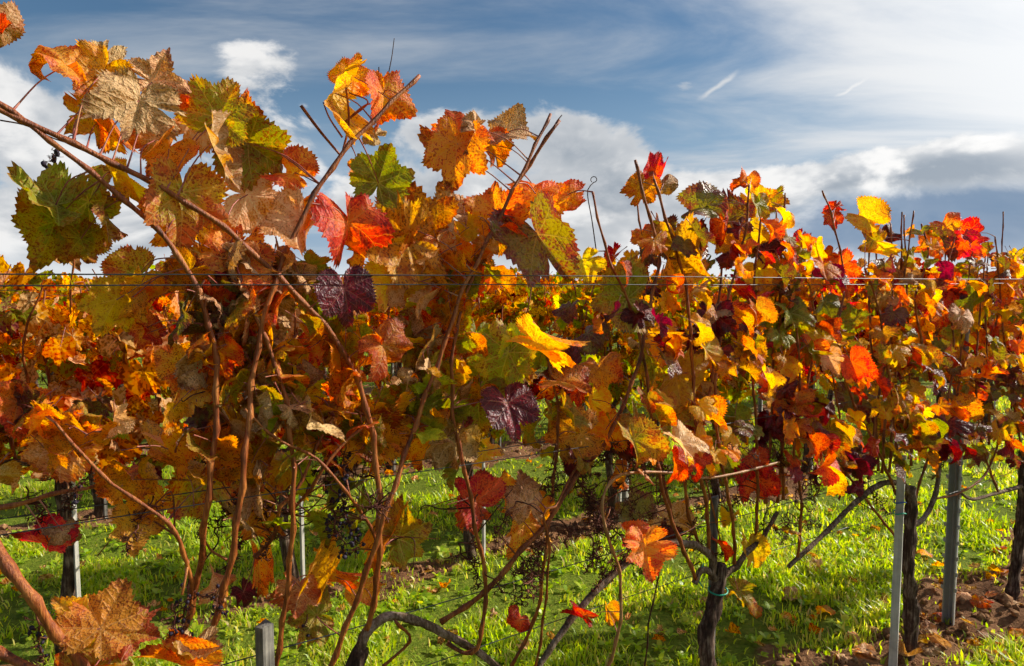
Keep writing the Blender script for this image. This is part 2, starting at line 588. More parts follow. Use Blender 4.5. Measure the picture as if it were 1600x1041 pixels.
def leaf_arrays(rng, stepdeg=2.5, rings=(0, .16, .34, .52, .70, .85, .93, 1.0), curl=0.3, dry=0.0, lobe=0.5, petiole=True):
    """flat outline with teeth, then bent: returns verts, faces, uv, veinuv, matidx (blade width about 1)"""
    ang = np.arange(-180, 180 + .01, stepdeg)
    ns = len(ang)
    ctrl_a = np.array([c[0] for c in BASE_R], float)
    out_r = np.zeros(ns)
    for sgn in (1, -1):
        cr = np.array([c[1] for c in BASE_R])
        cr = cr + (cr - .80) * (lobe - .5) * .7 * (np.abs(ctrl_a) < 140)
        cr = cr * (1 + np.array([rng.uniform(-.05, .05) for _ in cr]))
        lob_f = [1.0, rng.uniform(.74, 1.14), rng.uniform(.72, 1.15)]
        cr = cr * np.interp(ctrl_a, [0, 27, 50, 78, 105, 140, 180], [1, 1, lob_f[1], 1, lob_f[2], 1, 1])
        sel = (ang * sgn >= -.001)
        out_r[sel] = np.interp(np.abs(ang[sel]), ctrl_a, cr)
    # tears and bites out of the margin
    for _ in range(rng.choice((0, 1, 2, 3, 4))):
        ta, tw, td = rng.uniform(-130, 130), rng.uniform(3, 10), rng.uniform(.15, .5)
        out_r = out_r * (1 - td * np.clip(1 - np.abs(ang - ta) / tw, 0, 1) ** .7)
    # teeth
    tooth = np.zeros(ns)
    if stepdeg <= 8:
        k = 0
        per = max(2, int(round(rng.choice((5.0, 7.5)) / stepdeg)))
        amp = 0.06
        for i in range(ns):
            ph = (i % per)
            if ph == 0:
                amp = rng.uniform(.015, .065)
            tooth[i] = amp * (1 - ph / (per - 1) * 1.5) if per > 1 else 0
        tooth *= (np.abs(ang) < 168)
    S = 1 / 1.55
    nr = len(rings)
    rad = np.zeros((nr, ns))
    for j, fr in enumerate(rings):
        w = max(0.0, (fr - .80) / .20)
        rad[j] = out_r * fr + tooth * w
    th = np.radians(ang)[None, :]
    X = rad * np.sin(th) * S
    Y = rad * np.cos(th) * S
    fx, fy = X.copy(), Y.copy()
    rr = np.hypot(X, Y)
    fr = np.array(rings)[:, None] * np.ones((1, ns))
    Z = np.zeros_like(X)
    # fold, cup, waves
    fold = rng.uniform(-.15, .65) * (0.4 + curl)
    Z += fold * np.abs(X)
    Z += rng.uniform(-.5, .5) * curl * rr * rr * 1.6
    for n in (2, 3, 5, 7):
        Z += curl * rng.uniform(.02, .16) / (n ** .5) * fr ** 2.2 * np.sin(n * th + rng.uniform(0, 6.28))
    n0 = 9
    Z += .022 * np.sin(n0 * th + rng.uniform(0, 6)) * fr ** 3 * rng.uniform(.3, 1.4)
    # puffed fields between the ribs
    best = np.full_like(X, 9.0)
    for va in VEIN_ANG:
        dth = np.abs((ang - va + 180) % 360 - 180)
        best = np.minimum(best, np.where(dth[None, :] < 60, rr * np.abs(np.sin(np.radians(dth)))[None, :], 9.0))
    Z += np.minimum(best, .12) * .35
    if dry > 0:
        sd = rng.uniform(0, 100)
        for j in range(nr):
            for i in range(ns):
                v = Vector((X[j, i] * 5 + sd, Y[j, i] * 5, sd))
                Z[j, i] += dry * .16 * mnoise.noise(v) * (fr[j, i] ** .7)
                Z[j, i] += dry * .05 * mnoise.noise(v * 2.7)
        X *= 1 - dry * .25 * fr
        Y *= 1 - dry * .12 * fr
    # bend along the length and roll across
    ky = rng.uniform(-1.3, 2.2) * (0.35 + curl) + dry * rng.uniform(.5, 2.6)
    kx = rng.uniform(-1.6, 1.6) * curl + dry * rng.choice((-1, 1)) * rng.uniform(1.5, 4.5)

    def bend(U, Zz, k):
        if abs(k) < 1e-3:
            return U, Zz
        r0 = 1.0 / k
        a_ = U / r0
        return (r0 - Zz) * np.sin(a_), r0 - (r0 - Zz) * np.cos(a_)
    Y2, Z2 = bend(Y, Z, -ky)
    X2, Z3 = bend(X, Z2, kx)
    V = np.stack([X2, Y2, Z3], -1).reshape(-1, 3)
    F, FUV, FV = [], [], []
    vang = np.array(VEIN_ANG, float)
    for j in range(nr - 1):
        for i in range(ns - 1):
            q = [(j, i), (j, i + 1), (j + 1, i + 1), (j + 1, i)]
            if j == 0:
                q = [(0, i), (1, i + 1), (1, i)]
            q = q[::-1]                       # counter-clockwise seen from +Z
            mid = (ang[i] + ang[i + 1]) / 2
            va = vang[np.argmin(np.abs((vang - mid + 180) % 360 - 180))]
            F.append(tuple(jj * ns + ii for jj, ii in q))
            for jj, ii in q:
                r_ = math.hypot(fx[jj, ii], fy[jj, ii])
                dt = R(ang[ii] - va)
                FUV.append((fx[jj, ii], fy[jj, ii]))
                FV.append((r_ * math.cos(dt), abs(r_ * math.sin(dt))))
    M = [0] * len(F)
    V = [Vector(v) for v in V]
    if petiole:
        L = rng.uniform(.45, .75)
        b1, b2 = rng.uniform(-.15, .15), rng.uniform(-.35, .05)
        path = spline([(0, 0.02, -.006), (b1 * .4, -L * .4, b2 * .35), (b1, -L, b2 * 1.3)], 5)
        v, f = tube(path, [.014, .011, .011, .012, .019], 4, False)
        o = len(V)
        V.extend(v)
        for g in f:
            F.append(tuple(k + o for k in g))
            M.append(1)
            for _ in g:
                FUV.append((0, 0))
                FV.append((0, 0))
    return V, F, FUV, FV, M


def leaf_mesh(name, arrs):
    V, F, FUV, FV, M = arrs
    me = mesh(name, V, F, (LT['D'], M_PET), True, M)
    for un, dat in (('flat', FUV), ('vein', FV)):
        l = me.uv_layers.new(name=un)
        l.data.foreach_set('uv', np.array(dat, np.float32).ravel())
    return me


rng = random.Random(7)
NEAR, NEARP, MID, LOWA = {}, {}, [], []
# near leaves: 'f' flat, 'w' wavy, 'c' curled, 'd' dry crumpled
for key, cu, dr, n in (('f', .42, 0.08, 10), ('w', .8, 0.2, 12), ('c', 1.2, .3, 10), ('d', .75, .62, 8)):
    NEAR[key], NEARP[key] = [], []
    for i in range(n):
        lob = rng.uniform(.15, 1.0)
        NEAR[key].append(leaf_mesh('leaf_blade', leaf_arrays(rng, 2.5, curl=cu, dry=dr, lobe=lob, petiole=False)))
        NEARP[key].append(leaf_mesh('leaf_blade_petiole', leaf_arrays(rng, 2.5, rings=(0, .2, .45, .7, .88, 1.0), curl=cu, dry=dr, lobe=lob, petiole=True)))
for i in range(16):
    cu, dr = ((.3, 0), (.6, .1), (.9, .15), (.9, .6))[i % 4]
    MID.append(leaf_mesh('leaf_mid', leaf_arrays(rng, 7.5, rings=(0, .4, .75, 1.0), curl=cu, dry=dr, lobe=rng.uniform(.2, .9))))
for i in range(8):
    LOWA.append(leaf_arrays(rng, 30.0, rings=(0, 1.0), curl=.5, dry=0, lobe=.5, petiole=False))


def leaf_obj(me, mtx, typ, parent, inv=None, mats=None):
    o = bpy.data.objects.new('leaf', me)
    COL.objects.link(o)
    o.material_slots[0].link = 'OBJECT'
    o.material_slots[0].material = (mats or LT)[typ]
    o.matrix_basis = mtx
    o.parent = parent
    if inv is not None:
        o.matrix_parent_inverse = inv
    return o


def frame(tip, nrm, loc, size):
    y = Vector(tip).normalized()
    z = Vector(nrm)
    z = (z - y * z.dot(y))
    if z.length < 1e-4:
        z = y.orthogonal()
    z.normalize()
    x = y.cross(z)
    m = Matrix((x, y, z)).transposed().to_4x4()
    return Matrix.Translation(loc) @ m @ Matrix.Scale(size, 4)


def pick(rng, table):
    tot = sum(w for _, w in table)
    u = rng.random() * tot
    for k, w in table:
        u -= w
        if u <= 0:
            return k
    return table[-1][0]


def cane_tube(pts, r0, r1, rng, step=0.022, sides=8, node=0.085):
    L = sum(((Vector(pts[i + 1]) - Vector(pts[i])).length for i in range(len(pts) - 1)))
    n = max(6, int(L / step))
    path = spline(pts, n)
    per = max(2, int(node / step))
    kink = Vector((rng.uniform(-1, 1), rng.uniform(-1, 1), 0)) * .0
    rad = []
    for i in range(n):
        u = i / (n - 1)
        r = r0 + (r1 - r0) * u
        if i % per == 0:
            r *= 1.5
        elif i % per in (1, per - 1):
            r *= 1.1
        rad.append(r)
    # slight zigzag from node to node
    out = []
    for i, p in enumerate(path):
        k = i // per
        f = (i % per) / per
        z0 = (1 if k % 2 else -1)
        zz = z0 * (1 - 2 * f) * .0022
        out.append(p + Vector((zz, zz * .6, 0)))
    return out, rad, sides


# leaf orientation for leaves that grow on their own
def grown_leaf(rng, base, side, size):
    """tip hangs out and down; upper face turned up and out"""
    out_ = (NN * side[1] + D * side[0])
    if out_.length < 1e-3:
        out_ = NN * -1
    out_.normalize()
    tip = out_ * rng.uniform(.2, .9) + Vector((0, 0, -1)) * rng.uniform(.25, 1.1) + Vector((rng.gauss(0, .25), rng.gauss(0, .25), rng.gauss(0, .2)))
    nrm = out_ * rng.uniform(.2, 1.0) + Vector((0, 0, 1)) * rng.uniform(.25, 1.0) + sun_dir * rng.uniform(0, .8) + Vector((rng.gauss(0, .35), rng.gauss(0, .35), 0))
    return tip.normalized(), nrm


# ------------------------------------------------------------------ ground
def vnoise(x, y, seed=0):
    """value noise in numpy"""
    xi, yi = np.floor(x).astype(np.int64), np.floor(y).astype(np.int64)
    xf, yf = x - xi, y - yi
    xf, yf = xf * xf * (3 - 2 * xf), yf * yf * (3 - 2 * yf)

    def h(a, b):
        v = (a * 374761393 + b * 668265263 + seed * 1442695041) & 0xffffffff
        v = ((v ^ (v >> 13)) * 1274126177) & 0xffffffff
        return ((v ^ (v >> 16)) & 0xffff) / 65535.0
    return (h(xi, yi) * (1 - xf) + h(xi + 1, yi) * xf) * (1 - yf) + (h(xi, yi + 1) * (1 - xf) + h(xi + 1, yi + 1) * xf) * yf


def fbm(x, y, o=4, seed=0):
    s, a, t = 0, 1.0, 0
    for k in range(o):
        s = s + a * vnoise(x * 2 ** k, y * 2 ** k, seed + k)
        t += a
        a *= .5
    return s / t


def row_dist(p):
    """distance to the nearest row line"""
    q = (p - P1) / SPACING
    return np.abs(q - np.round(q)) * SPACING


def soil_amount(s, p):
    rd = row_dist(p)
    half = np.where(np.abs(p - P1) < SPACING * .5, .38, .24)
    return np.clip((half - rd + (fbm(s * 1.6, p * 1.6, 3, 5) - .5) * .75) / .16, 0, 1)


def ground_z(s, p):
    so = soil_amount(s, p)
    z = (fbm(s * .7, p * .7, 3, 1) - .5) * .07
    z = z * .6 + so * ((fbm(s * 7, p * 7, 4, 9) - .5) * .12)
    return z


def build_ground():
    ax = np.concatenate([-np.geomspace(900, 3.2, 26), np.arange(-3, 7.5, .045), np.geomspace(7.6, 900, 34)])
    ay = np.concatenate([-np.geomspace(900, 1.2, 16), np.arange(-1.0, 6.2, .045), np.geomspace(6.3, 900, 40)])
    S, Pp = np.meshgrid(ax, ay, indexing='ij')
    Z = ground_z(S, Pp)
    far = np.clip((np.hypot(S, Pp) - 12) / 20, 0, 1)
    Z = Z * (1 - far)
    X = S * D.x + Pp * NN.x
    Y = S * D.y + Pp * NN.y
    V = np.stack([X, Y, Z], -1).reshape(-1, 3)
    na, nb = len(ax), len(ay)
    i, j = np.meshgrid(np.arange(na - 1), np.arange(nb - 1), indexing='ij')
    a = (i * nb + j).ravel()
    F = np.stack([a, a + nb, a + nb + 1, a + 1], -1).tolist()
    m, N, out = new_mat('earth')
    at_ = N.new('ShaderNodeAttribute', attribute_name='soil')
    tc = N.new('ShaderNodeTexCoord')
    p = tc.outputs['Object']
    n1 = N.noise(p, 5, 5, .6)
    n2 = N.noise(p, 45, 5, .65)
    soil = N.ramp(N.m('ADD', N.m('MULTIPLY', n1, .5), N.m('MULTIPLY', n2, .5)), [(.3, srgb('#4a3020')), (.5, srgb('#7a563a')), (.72, srgb('#a07c58'))])
    green = N.ramp(n2, [(.3, srgb('#4a5a18')), (.55, srgb('#6c7c22')), (.75, srgb('#8a7c3c'))])
    col = N.mix(N.step(N.m('ADD', at_.outputs['Fac'], N.m('MULTIPLY', N.m('SUBTRACT', n1, .5), .5)), .3, .6), green, soil)
    bp = N.new('ShaderNodeBump')
    bp.inputs['Strength'].default_value = .9
    bp.inputs['Distance'].default_value = .02
    N.put(bp.inputs['Height'], N.m('ADD', n2, N.m('MULTIPLY', N.noise(p, 130, 3), .4)))
    pb = N.new('ShaderNodeBsdfPrincipled')
    N.put(pb.inputs['Base Color'], col)
    pb.inputs['Roughness'].default_value = .95
    pb.inputs['Specular IOR Level'].default_value = .1
    N.put(pb.inputs['Normal'], bp.outputs[0])
    N.t.links.new(pb.outputs[0], out.inputs[0])
    me = mesh('ground', V, F, (m,))
    atr = me.attributes.new('soil', 'FLOAT', 'POINT')
    atr.data.foreach_set('value', soil_amount(S, Pp).ravel().astype(np.float32))
    tag(obj('ground', me), kind='structure')


build_ground()


def gz(X, Y):
    s = X * D.x + Y * D.y
    p = X * NN.x + Y * NN.y
    return float(ground_z(np.array([s]), np.array([p]))[0])


def grass_material():
    m, N, out = new_mat('grass_blade')
    at_ = N.new('ShaderNodeAttribute', attribute_name='rnd')
    r = at_.outputs['Fac']
    tip = N.new('ShaderNodeAttribute', attribute_name='tip').outputs['Fac']
    col = N.ramp(r, [(.0, srgb('#6a8a1c')), (.35, srgb('#8eaa24')), (.60, srgb('#acb832')), (.74, srgb('#c0b454')), (.9, srgb('#b8a468')), (1.0, srgb('#c0a878'))])
    col = N.mix(N.m('MULTIPLY', tip, .35), col, srgb('#b8bc3c'))
    pb = N.new('ShaderNodeBsdfPrincipled')
    N.put(pb.inputs['Base Color'], col)
    pb.inputs['Roughness'].default_value = .4
    pb.inputs['Specular IOR Level'].default_value = .45
    tr = N.new('ShaderNodeBsdfTranslucent')
    hg = N.new('ShaderNodeHueSaturation')
    N.put(hg.inputs['Color'], col)
    hg.inputs['Saturation'].default_value = 1.15
    hg.inputs['Value'].default_value = 2.2
    N.put(tr.inputs['Color'], hg.outputs[0])
    mx = N.new('ShaderNodeMixShader')
    mx.inputs[0].default_value = .5
    N.t.links.new(pb.outputs[0], mx.inputs[1])
    N.t.links.new(tr.outputs[0], mx.inputs[2])
    N.t.links.new(mx.outputs[0], out.inputs[0])
    return m


M_GRASS = grass_material()


def scatter(nr, zones):
    """points on the ground in camera-fan zones (depth0, depth1, density)"""
    out = []
    for d0, d1, dens in zones:
        hw = .80
        area = hw * (d1 * d1 - d0 * d0)
        n = int(area * dens)
        dd = np.sqrt(nr.uniform(d0 * d0, d1 * d1, n))
        xx = nr.uniform(-hw, hw, n) * dd
        out.append(np.stack([xx, dd], -1))
    return np.concatenate(out)


def build_grass():
    nr = np.random.RandomState(3)
    P = scatter(nr, ((2.2, 4.2, 6400), (4.2, 6.5, 3000), (6.5, 10, 1100), (10, 18, 260)))
    s = P[:, 0] * D.x + P[:, 1] * D.y
    p = P[:, 0] * NN.x + P[:, 1] * NN.y
    so = soil_amount(s, p)
    clump = fbm(s * 3.2, p * 3.2, 3, 21)
    keep = nr.rand(len(P)) < (1 - so * .93) * np.clip((clump - .38) / .24, .05, 1)
    P, s, p, clump, so = P[keep], s[keep], p[keep], clump[keep], so[keep]
    n = len(P)
    z0 = ground_z(s, p)
    dist = np.hypot(P[:, 0], P[:, 1])
    tall = fbm(s * 1.6, p * 1.6, 3, 31)
    h = (.016 + .07 * np.clip(tall - .28, 0, 1) + .045 * nr.rand(n) ** 2) * (.6 + .8 * clump) * (1 - .5 * so)
    w = (.0022 + .0024 * nr.rand(n)) * (1 + dist * .06)
    az = nr.uniform(0, 2 * PI, n)
    lean = nr.uniform(.15, 1.1, n)
    dx, dy = np.cos(az), np.sin(az)
    wx, wy = -np.sin(az + nr.uniform(-.8, .8, n)), np.cos(az)
    V = np.zeros((n, 5, 3), np.float32)
    for k, (f, ww) in enumerate(((0, 1.0), (.0, -1.0), (.55, .8), (.55, -.8), (1.0, 0))):
        out_ = lean * h * (f ** 1.8)
        hh = h * (f - .28 * lean * f * f)
        V[:, k, 0] = P[:, 0] + dx * out_ + wx * w * ww
        V[:, k, 1] = P[:, 1] + dy * out_ + wy * w * ww
        V[:, k, 2] = z0 + hh - .004 * (f == 0)
    base = (np.arange(n) * 5)[:, None]
    tri = np.array([[0, 1, 3], [0, 3, 2], [2, 3, 4]])
    F = (base[:, :, None] + tri[None]).reshape(-1, 3)
    me = bpy.data.meshes.new('grass')
    me.vertices.add(n * 5)
    me.vertices.foreach_set('co', V.ravel())
    me.loops.add(len(F) * 3)
    me.loops.foreach_set('vertex_index', F.ravel().astype(np.int32))
    me.polygons.add(len(F))
    me.polygons.foreach_set('loop_start', np.arange(0, len(F) * 3, 3, dtype=np.int32))
    me.polygons.foreach_set('use_smooth', np.ones(len(F), bool))
    me.materials.append(M_GRASS)
    me.update(calc_edges=True)
    tone = np.clip(nr.rand(n) * .62 + .35 * fbm(s * 1.7, p * 1.7, 3, 44) - .02 + (nr.rand(n) < .10) * .4, 0, 1)
    a = me.attributes.new('rnd', 'FLOAT', 'POINT')
    a.data.foreach_set('value', np.repeat(tone, 5).astype(np.float32))
    a = me.attributes.new('tip', 'FLOAT', 'POINT')
    a.data.foreach_set('value', np.tile([0, 0, .5, .5, 1.0], n).astype(np.float32))
    tag(obj('grass', me), 'bright green grass covering the ground between the vine rows', 'grass', kind='stuff')
    # broad-leaved weeds low in the grass
    P = scatter(nr, ((2.3, 4.5, 90), (4.5, 8, 40)))
    s = P[:, 0] * D.x + P[:, 1] * D.y
    p = P[:, 0] * NN.x + P[:, 1] * NN.y
    P = P[soil_amount(s, p) < .6]
    VV, FF, RR = [], [], []
    for (x, y) in P:
        z = gz(x, y)
        nl = nr.randint(5, 10)
        size = nr.uniform(.012, .034)
        for k in range(nl):
            a = nr.uniform(0, 2 * PI)
            el = nr.uniform(.2, 1.0)
            dv = Vector((math.cos(a) * math.cos(el), math.sin(a) * math.cos(el), math.sin(el)))
            sv = Vector((-math.sin(a), math.cos(a), 0))
            b = Vector((x, y, z + .012))
            L = size * nr.uniform(1.0, 1.9)
            o = len(VV)
            dn = Vector((0, 0, -.25 * L))
            VV += [b, b + dv * L * .4 + sv * L * .26, b + dv * L * .4 - sv * L * .26, b + dv * L * .8 + sv * L * .2 + dn * .4, b + dv * L * .8 - sv * L * .2 + dn * .4, b + dv * L * 1.05 + dn]
            FF += [(o, o + 2, o + 1), (o + 1, o + 2, o + 4, o + 3), (o + 3, o + 4, o + 5)]
            RR += [nr.uniform(.2, .7)] * 6
    me = mesh('weeds', VV, FF, (M_GRASS,))
    a = me.attributes.new('rnd', 'FLOAT', 'POINT')
    a.data.foreach_set('value', np.array(RR, np.float32))
    tag(obj('weeds', me), 'low broad-leaved weeds growing among the grass', 'weeds', kind='stuff')


build_grass()


def build_clods():
    rg = random.Random(12)
    nr = np.random.RandomState(12)
    parts = []
    ico_v = [Vector(v).normalized() for v in ((0, 0, 1), (.89, 0, .45), (.28, .85, .45), (-.72, .53, .45), (-.72, -.53, .45), (.28, -.85, .45),
                                            (.72, .53, -.45), (-.28, .85, -.45), (-.89, 0, -.45), (-.28, -.85, -.45), (.72, -.53, -.45), (0, 0, -1))]
    ico_f = [(0, 1, 2), (0, 2, 3), (0, 3, 4), (0, 4, 5), (0, 5, 1), (1, 6, 2), (2, 7, 3), (3, 8, 4), (4, 9, 5), (5, 10, 1),
             (6, 7, 2), (7, 8, 3), (8, 9, 4), (9, 10, 5), (10, 6, 1), (6, 11, 7), (7, 11, 8), (8, 11, 9), (9, 11, 10), (10, 11, 6)]
    P = scatter(nr, ((2.0, 5.0, 260), (5, 8, 60)))
    s = P[:, 0] * D.x + P[:, 1] * D.y
    p = P[:, 0] * NN.x + P[:, 1] * NN.y
    so = soil_amount(s, p)
    for (x, y), a in zip(P, so):
        if a < .75:
            continue
        r = rg.uniform(.006, .02) * (1.8 if rg.random() < .12 else 1)
        c = Vector((x, y, gz(x, y) + r * .3))
        parts.append(([c + v * r * rg.uniform(.65, 1.3) for v in ico_v], ico_f))
    V, F = merge(parts)
    m = bark_material('clod_earth', '#4a3020', '#7e5a3c', '#a8845e', 40, 1, .8, .95, .1)
    tag(obj('soil_clods', mesh('soil_clods', V, F, (m,), False)), 'crumbled brown soil clods along the foot of the vines', 'soil', kind='stuff')


build_clods()

# ------------------------------------------------------------------ vines of the rows behind
TAB_LEFT = [('P', 3), ('N', 2.4), ('D', 3), ('R', .8), ('T', 2), ('O', 2.6), ('M', 1), ('G', .8)]
TAB_MID = [('D', 3), ('O', 4), ('Y', 1.6), ('G', 4), ('N', 1.4), ('L', .6), ('T', .8), ('B', .6)]
TAB_GREEN = [('G', 3.2), ('L', 3), ('O', 3), ('Y', 1.6), ('D', 1)]
TAB_RIGHT = [('N', 3.6), ('Y', 1.8), ('R', 2.8), ('D', 1.9), ('B', 1.9), ('M', 2.6), ('G', 1.9), ('O', 1.8), ('P', .9), ('T', .7)]


def local_trunk(rg, h=.78, r=.026):
    lean = rg.uniform(-.05, .05), rg.uniform(-.04, .04)
    pts = [(lean[0] * u + .018 * math.sin(u * 9 + h * 40), lean[1] * u + .014 * math.sin(u * 7 + 2), -.06 + (h + .06) * u) for u in (0, .2, .4, .6, .8, 1)]
    n = 22
    path = spline(pts, n)
    rad = [r * (1.35 - .5 * i / n + (.35 if i > n - 4 else 0) + (.5 if i == 0 else 0)) for i in range(n)]
    return path, rad


def make_vine(rg, table, nleaf, lod, ncane=7, top=1.75, nstuff=0, low=.2):
    """a vine standing at its own origin, x along the row; its parts are children"""
    e = empty('grape_vine', (0, 0, 0))
    path, rad = local_trunk(rg)
    obj('trunk', mesh('trunk', *tube(path, rad, 9, True, .35, rg.random() * 9), (M_TRUNK,)), e)
    head = path[-1]
    for sg in (-1, 1):
        a = [head - Vector((0, 0, .03)), head + Vector((sg * .10, 0, .06)), head + Vector((sg * .26, .02, .09)), head + Vector((sg * .45, 0, .05))]
        pth = spline(a, 12)
        obj('arm', mesh('arm', *tube(pth, [.016 - .007 * i / 11 for i in range(12)], 7, True, .25, rg.random() * 9), (M_ARM,)), e)
    canes = []
    for i in range(ncane):
        x = -.46 + .92 * (i + rg.uniform(.1, .9)) / ncane
        z0 = .80 + .06 * (1 - abs(x) / .5)
        tp = top * rg.uniform(.88, 1.04)
        dx, dy = rg.gauss(0, .10), rg.gauss(0, .12)
        pts = [(x, 0, z0), (x + dx * .3 + rg.uniform(-.03, .03), dy * .5, z0 + (tp - z0) * .35), (x + dx * .7 + rg.uniform(-.03, .03), dy, z0 + (tp - z0) * .7), (x + dx * 1.3, dy * 1.5, tp)]
        canes.append([Vector(p) for p in pts])
        if lod < 2 or i % 2 == 0:
            pth, rd, _ = cane_tube(pts, .0062, .003, rg, .04 if lod == 1 else .08, 5 if lod == 1 else 4)
            obj('cane', mesh('cane', *tube(pth, rd, 5 if lod == 1 else 4, False), (M_CANE,)), e)
    if lod == 1:
        for k in range(16):
            c = rg.choice(canes)
            b = spline(c, 20)[rg.randrange(1, 9)]
            e1 = b + Vector((rg.gauss(0, .10), rg.gauss(0, .05), rg.uniform(-.10, .06)))
            e2 = e1 + Vector((rg.gauss(0, .06), rg.gauss(0, .04), rg.uniform(-.10, .02)))
            parts = [tube(spline([b, e1, e2], 6), [.0026, .0022, .002, .0018, .0015, .001], 4, False)]
            for _ in range(9):
                q = e1.lerp(e2, rg.random())
                parts.append(tube([q, q + Vector((rg.gauss(0, .018), rg.gauss(0, .018), rg.gauss(-.008, .018)))], [.0014, .0012], 3, False))
            obj('side_shoot', mesh('side_shoot', *merge(parts), (M_STALK,)), e)
    spots = []
    for k in range(nleaf + nstuff):
        c = rg.choice(canes)
        u = rg.uniform(low, 1.0) ** (1.1 if lod == 1 else .85)
        pp = spline(c, 20)[min(19, int(u * 19))]
        spots.append(pp + Vector((rg.gauss(0, .05), rg.gauss(0, .09), rg.gauss(0, .04))))
    SV, SF, SU, SVn, SM, SR = [], [], [], [], [], []
    for k, pp in enumerate(spots):
        sz = rg.uniform(.08, .142)
        sg = 1 if pp.y > 0 else -1
        o_ = Vector((rg.gauss(0, .6), sg * rg.uniform(.1, 1), 0)).normalized()
        tip = o_ * rg.uniform(.2, .9) + Vector((0, 0, -1)) * rg.uniform(.2, 1.1) + Vector((rg.gauss(0, .3), rg.gauss(0, .3), 0))
        nrm = o_ * rg.uniform(.2, 1) + Vector((0, 0, 1)) * rg.uniform(.2, 1) + Vector((rg.gauss(0, .4), rg.gauss(0, .4), 0))
        typ = pick(rg, table)
        M_ = frame(tip, nrm, pp, sz)
        if k < nleaf:
            leaf_obj(rg.choice(MID), M_, typ, e, None, LS)
        else:
            V, F, FUV, FV, _ = rg.choice(LOWA)
            o = len(SV)
            SV.extend(M_ @ v for v in V)
            rr = rg.random()
            SR.extend([rr] * len(V))
            SF.extend(tuple(i + o for i in g) for g in F)
            SU.extend(FUV)
            SVn.extend(FV)
            SM.extend([TYPES.index(typ)] * len(F))
    if nstuff:
        me = mesh('foliage', SV, SF, [LS[t] for t in TYPES], True, SM)
        for un, dat in (('flat', SU), ('vein', SVn)):
            l = me.uv_layers.new(name=un)
            l.data.foreach_set('uv', np.array(dat, np.float32).ravel())
        a = me.attributes.new('rnd', 'FLOAT', 'POINT')
        a.data.foreach_set('value', np.array(SR, np.float32))
        tag(obj('foliage', me, e), kind='stuff')
    return e


def copy_vine(src):
    r = src.copy()
    COL.objects.link(r)
    for ch in list(src.children):
        c = ch.copy()
        COL.objects.link(c)
        c.parent = r
    return r


def place(e, row, s, flip=False):
    b = NN * (P1 + SPACING * row) + D * s
    e.location = (b.x, b.y, gz(b.x, b.y))
    e.rotation_euler = (0, 0, ROW_ANG + (PI if flip else 0))


ORD = ['', 'first', 'second', 'third', 'fourth', 'fifth', 'sixth', 'seventh', 'eighth', 'ninth', 'tenth', 'eleventh', 'twelfth', 'thirteenth', 'fourteenth', 'fifteenth',
       'sixteenth', 'seventeenth', 'eighteenth', 'nineteenth', 'twentieth'] + ['%dth' % i if i % 10 not in (1, 2, 3) else '%d%s' % (i, {1: 'st', 2: 'nd', 3: 'rd'}[i % 10]) for i in range(21, 60)]


def in_frame(s, p, z=1.2, margin=60):
    r = project(D * s + NN * p + Vector((0, 0, z)))
    return r is not None and -margin < r[0] < W0 + margin


rg = random.Random(21)
# second row: eleven vines in view
row2 = [(-1.15, 'L'), (-.1, 'L'), (.85, 'L'), (1.9, 'C'), (2.95, 'G'), (4.0, 'C'), (5.05, 'R'), (6.1, 'R'), (7.2, 'R'), (8.3, 'R'), (9.4, 'R')]
row2_lab = ['second row vine cut off by the left edge of the picture',
            'tan and orange second row vine whose trunk stands nearest the left edge',
            'orange vine of the second row behind the parallel brown canes on the left',
            'golden vine of the second row behind the long slanting canes left of centre',
            'greenest vine of the second row, behind the middle of the near row',
            'golden vine of the second row just left of its grey metal post',
            'orange vine of the second row seen between the near trunk and the looping cane',
            'second row vine seen between the two near trunks on the right',
            'second row vine seen left of the near white stake',
            'second row vine seen behind the near metal post',
            'second row vine at the right edge of the picture']
tabs = {'L': TAB_LEFT, 'C': TAB_MID, 'G': TAB_GREEN, 'R': TAB_RIGHT}
protos = {}
for i, (s, t) in enumerate(row2):
    if t not in protos:
        protos[t] = make_vine(rg, tabs[t], 295, 1, 11, 1.66, 0, .0)
        v = protos[t]
    else:
        v = copy_vine(protos[t])
    place(v, 1, s, i % 2 == 1)
    tag(v, row2_lab[i], 'grape vine', 'vines of the second row')
# third row
protos3 = [make_vine(rg, TAB_LEFT, 90, 1, 6, 1.66, 60), make_vine(rg, TAB_MID, 90, 1, 6, 1.64, 60), make_vine(rg, TAB_RIGHT, 90, 1, 6, 1.66, 60)]
nth = 0
for i in range(15):
    s = -1.0 + 1.05 * i
    if not in_frame(s, P1 + 2 * SPACING):
        continue
    nth += 1
    k = 0 if s < 3 else (1 if s < 6.5 else 2)
    v = protos3[k]
    if v.get('label'):
        v = copy_vine(v)
    place(v, 2, s, i % 2 == 0)
    tag(v, ORD[nth] + ' vine from the left in the third row, seen through gaps', 'grape vine', 'vines of the third row')
# rows four to seven: whole vines with joined foliage
protos4 = [make_vine(rg, t, 0, 2, 5, 1.66, 170) for t in (TAB_LEFT, TAB_MID, TAB_RIGHT)]
for row in (3, 4, 5, 6):
    p = P1 + SPACING * row
    n = int((p * 2.7 + 3) / 1.05)
    nth = 0
    for i in range(n):
        s = -1.4 - row * .25 + 1.05 * i
        if not in_frame(s, p):
            continue
        nth += 1
        v = protos4[(i + row) % 3] if s > 3 else protos4[0 if (i + row) % 3 else 1]
        if v.get('label'):
            v = copy_vine(v)
        place(v, row, s, (i * 7 + row) % 2 == 0)
        tag(v, ORD[nth] + ' vine from the left in the distant ' + ORD[row + 1] + ' row', 'grape vine', 'distant vines')


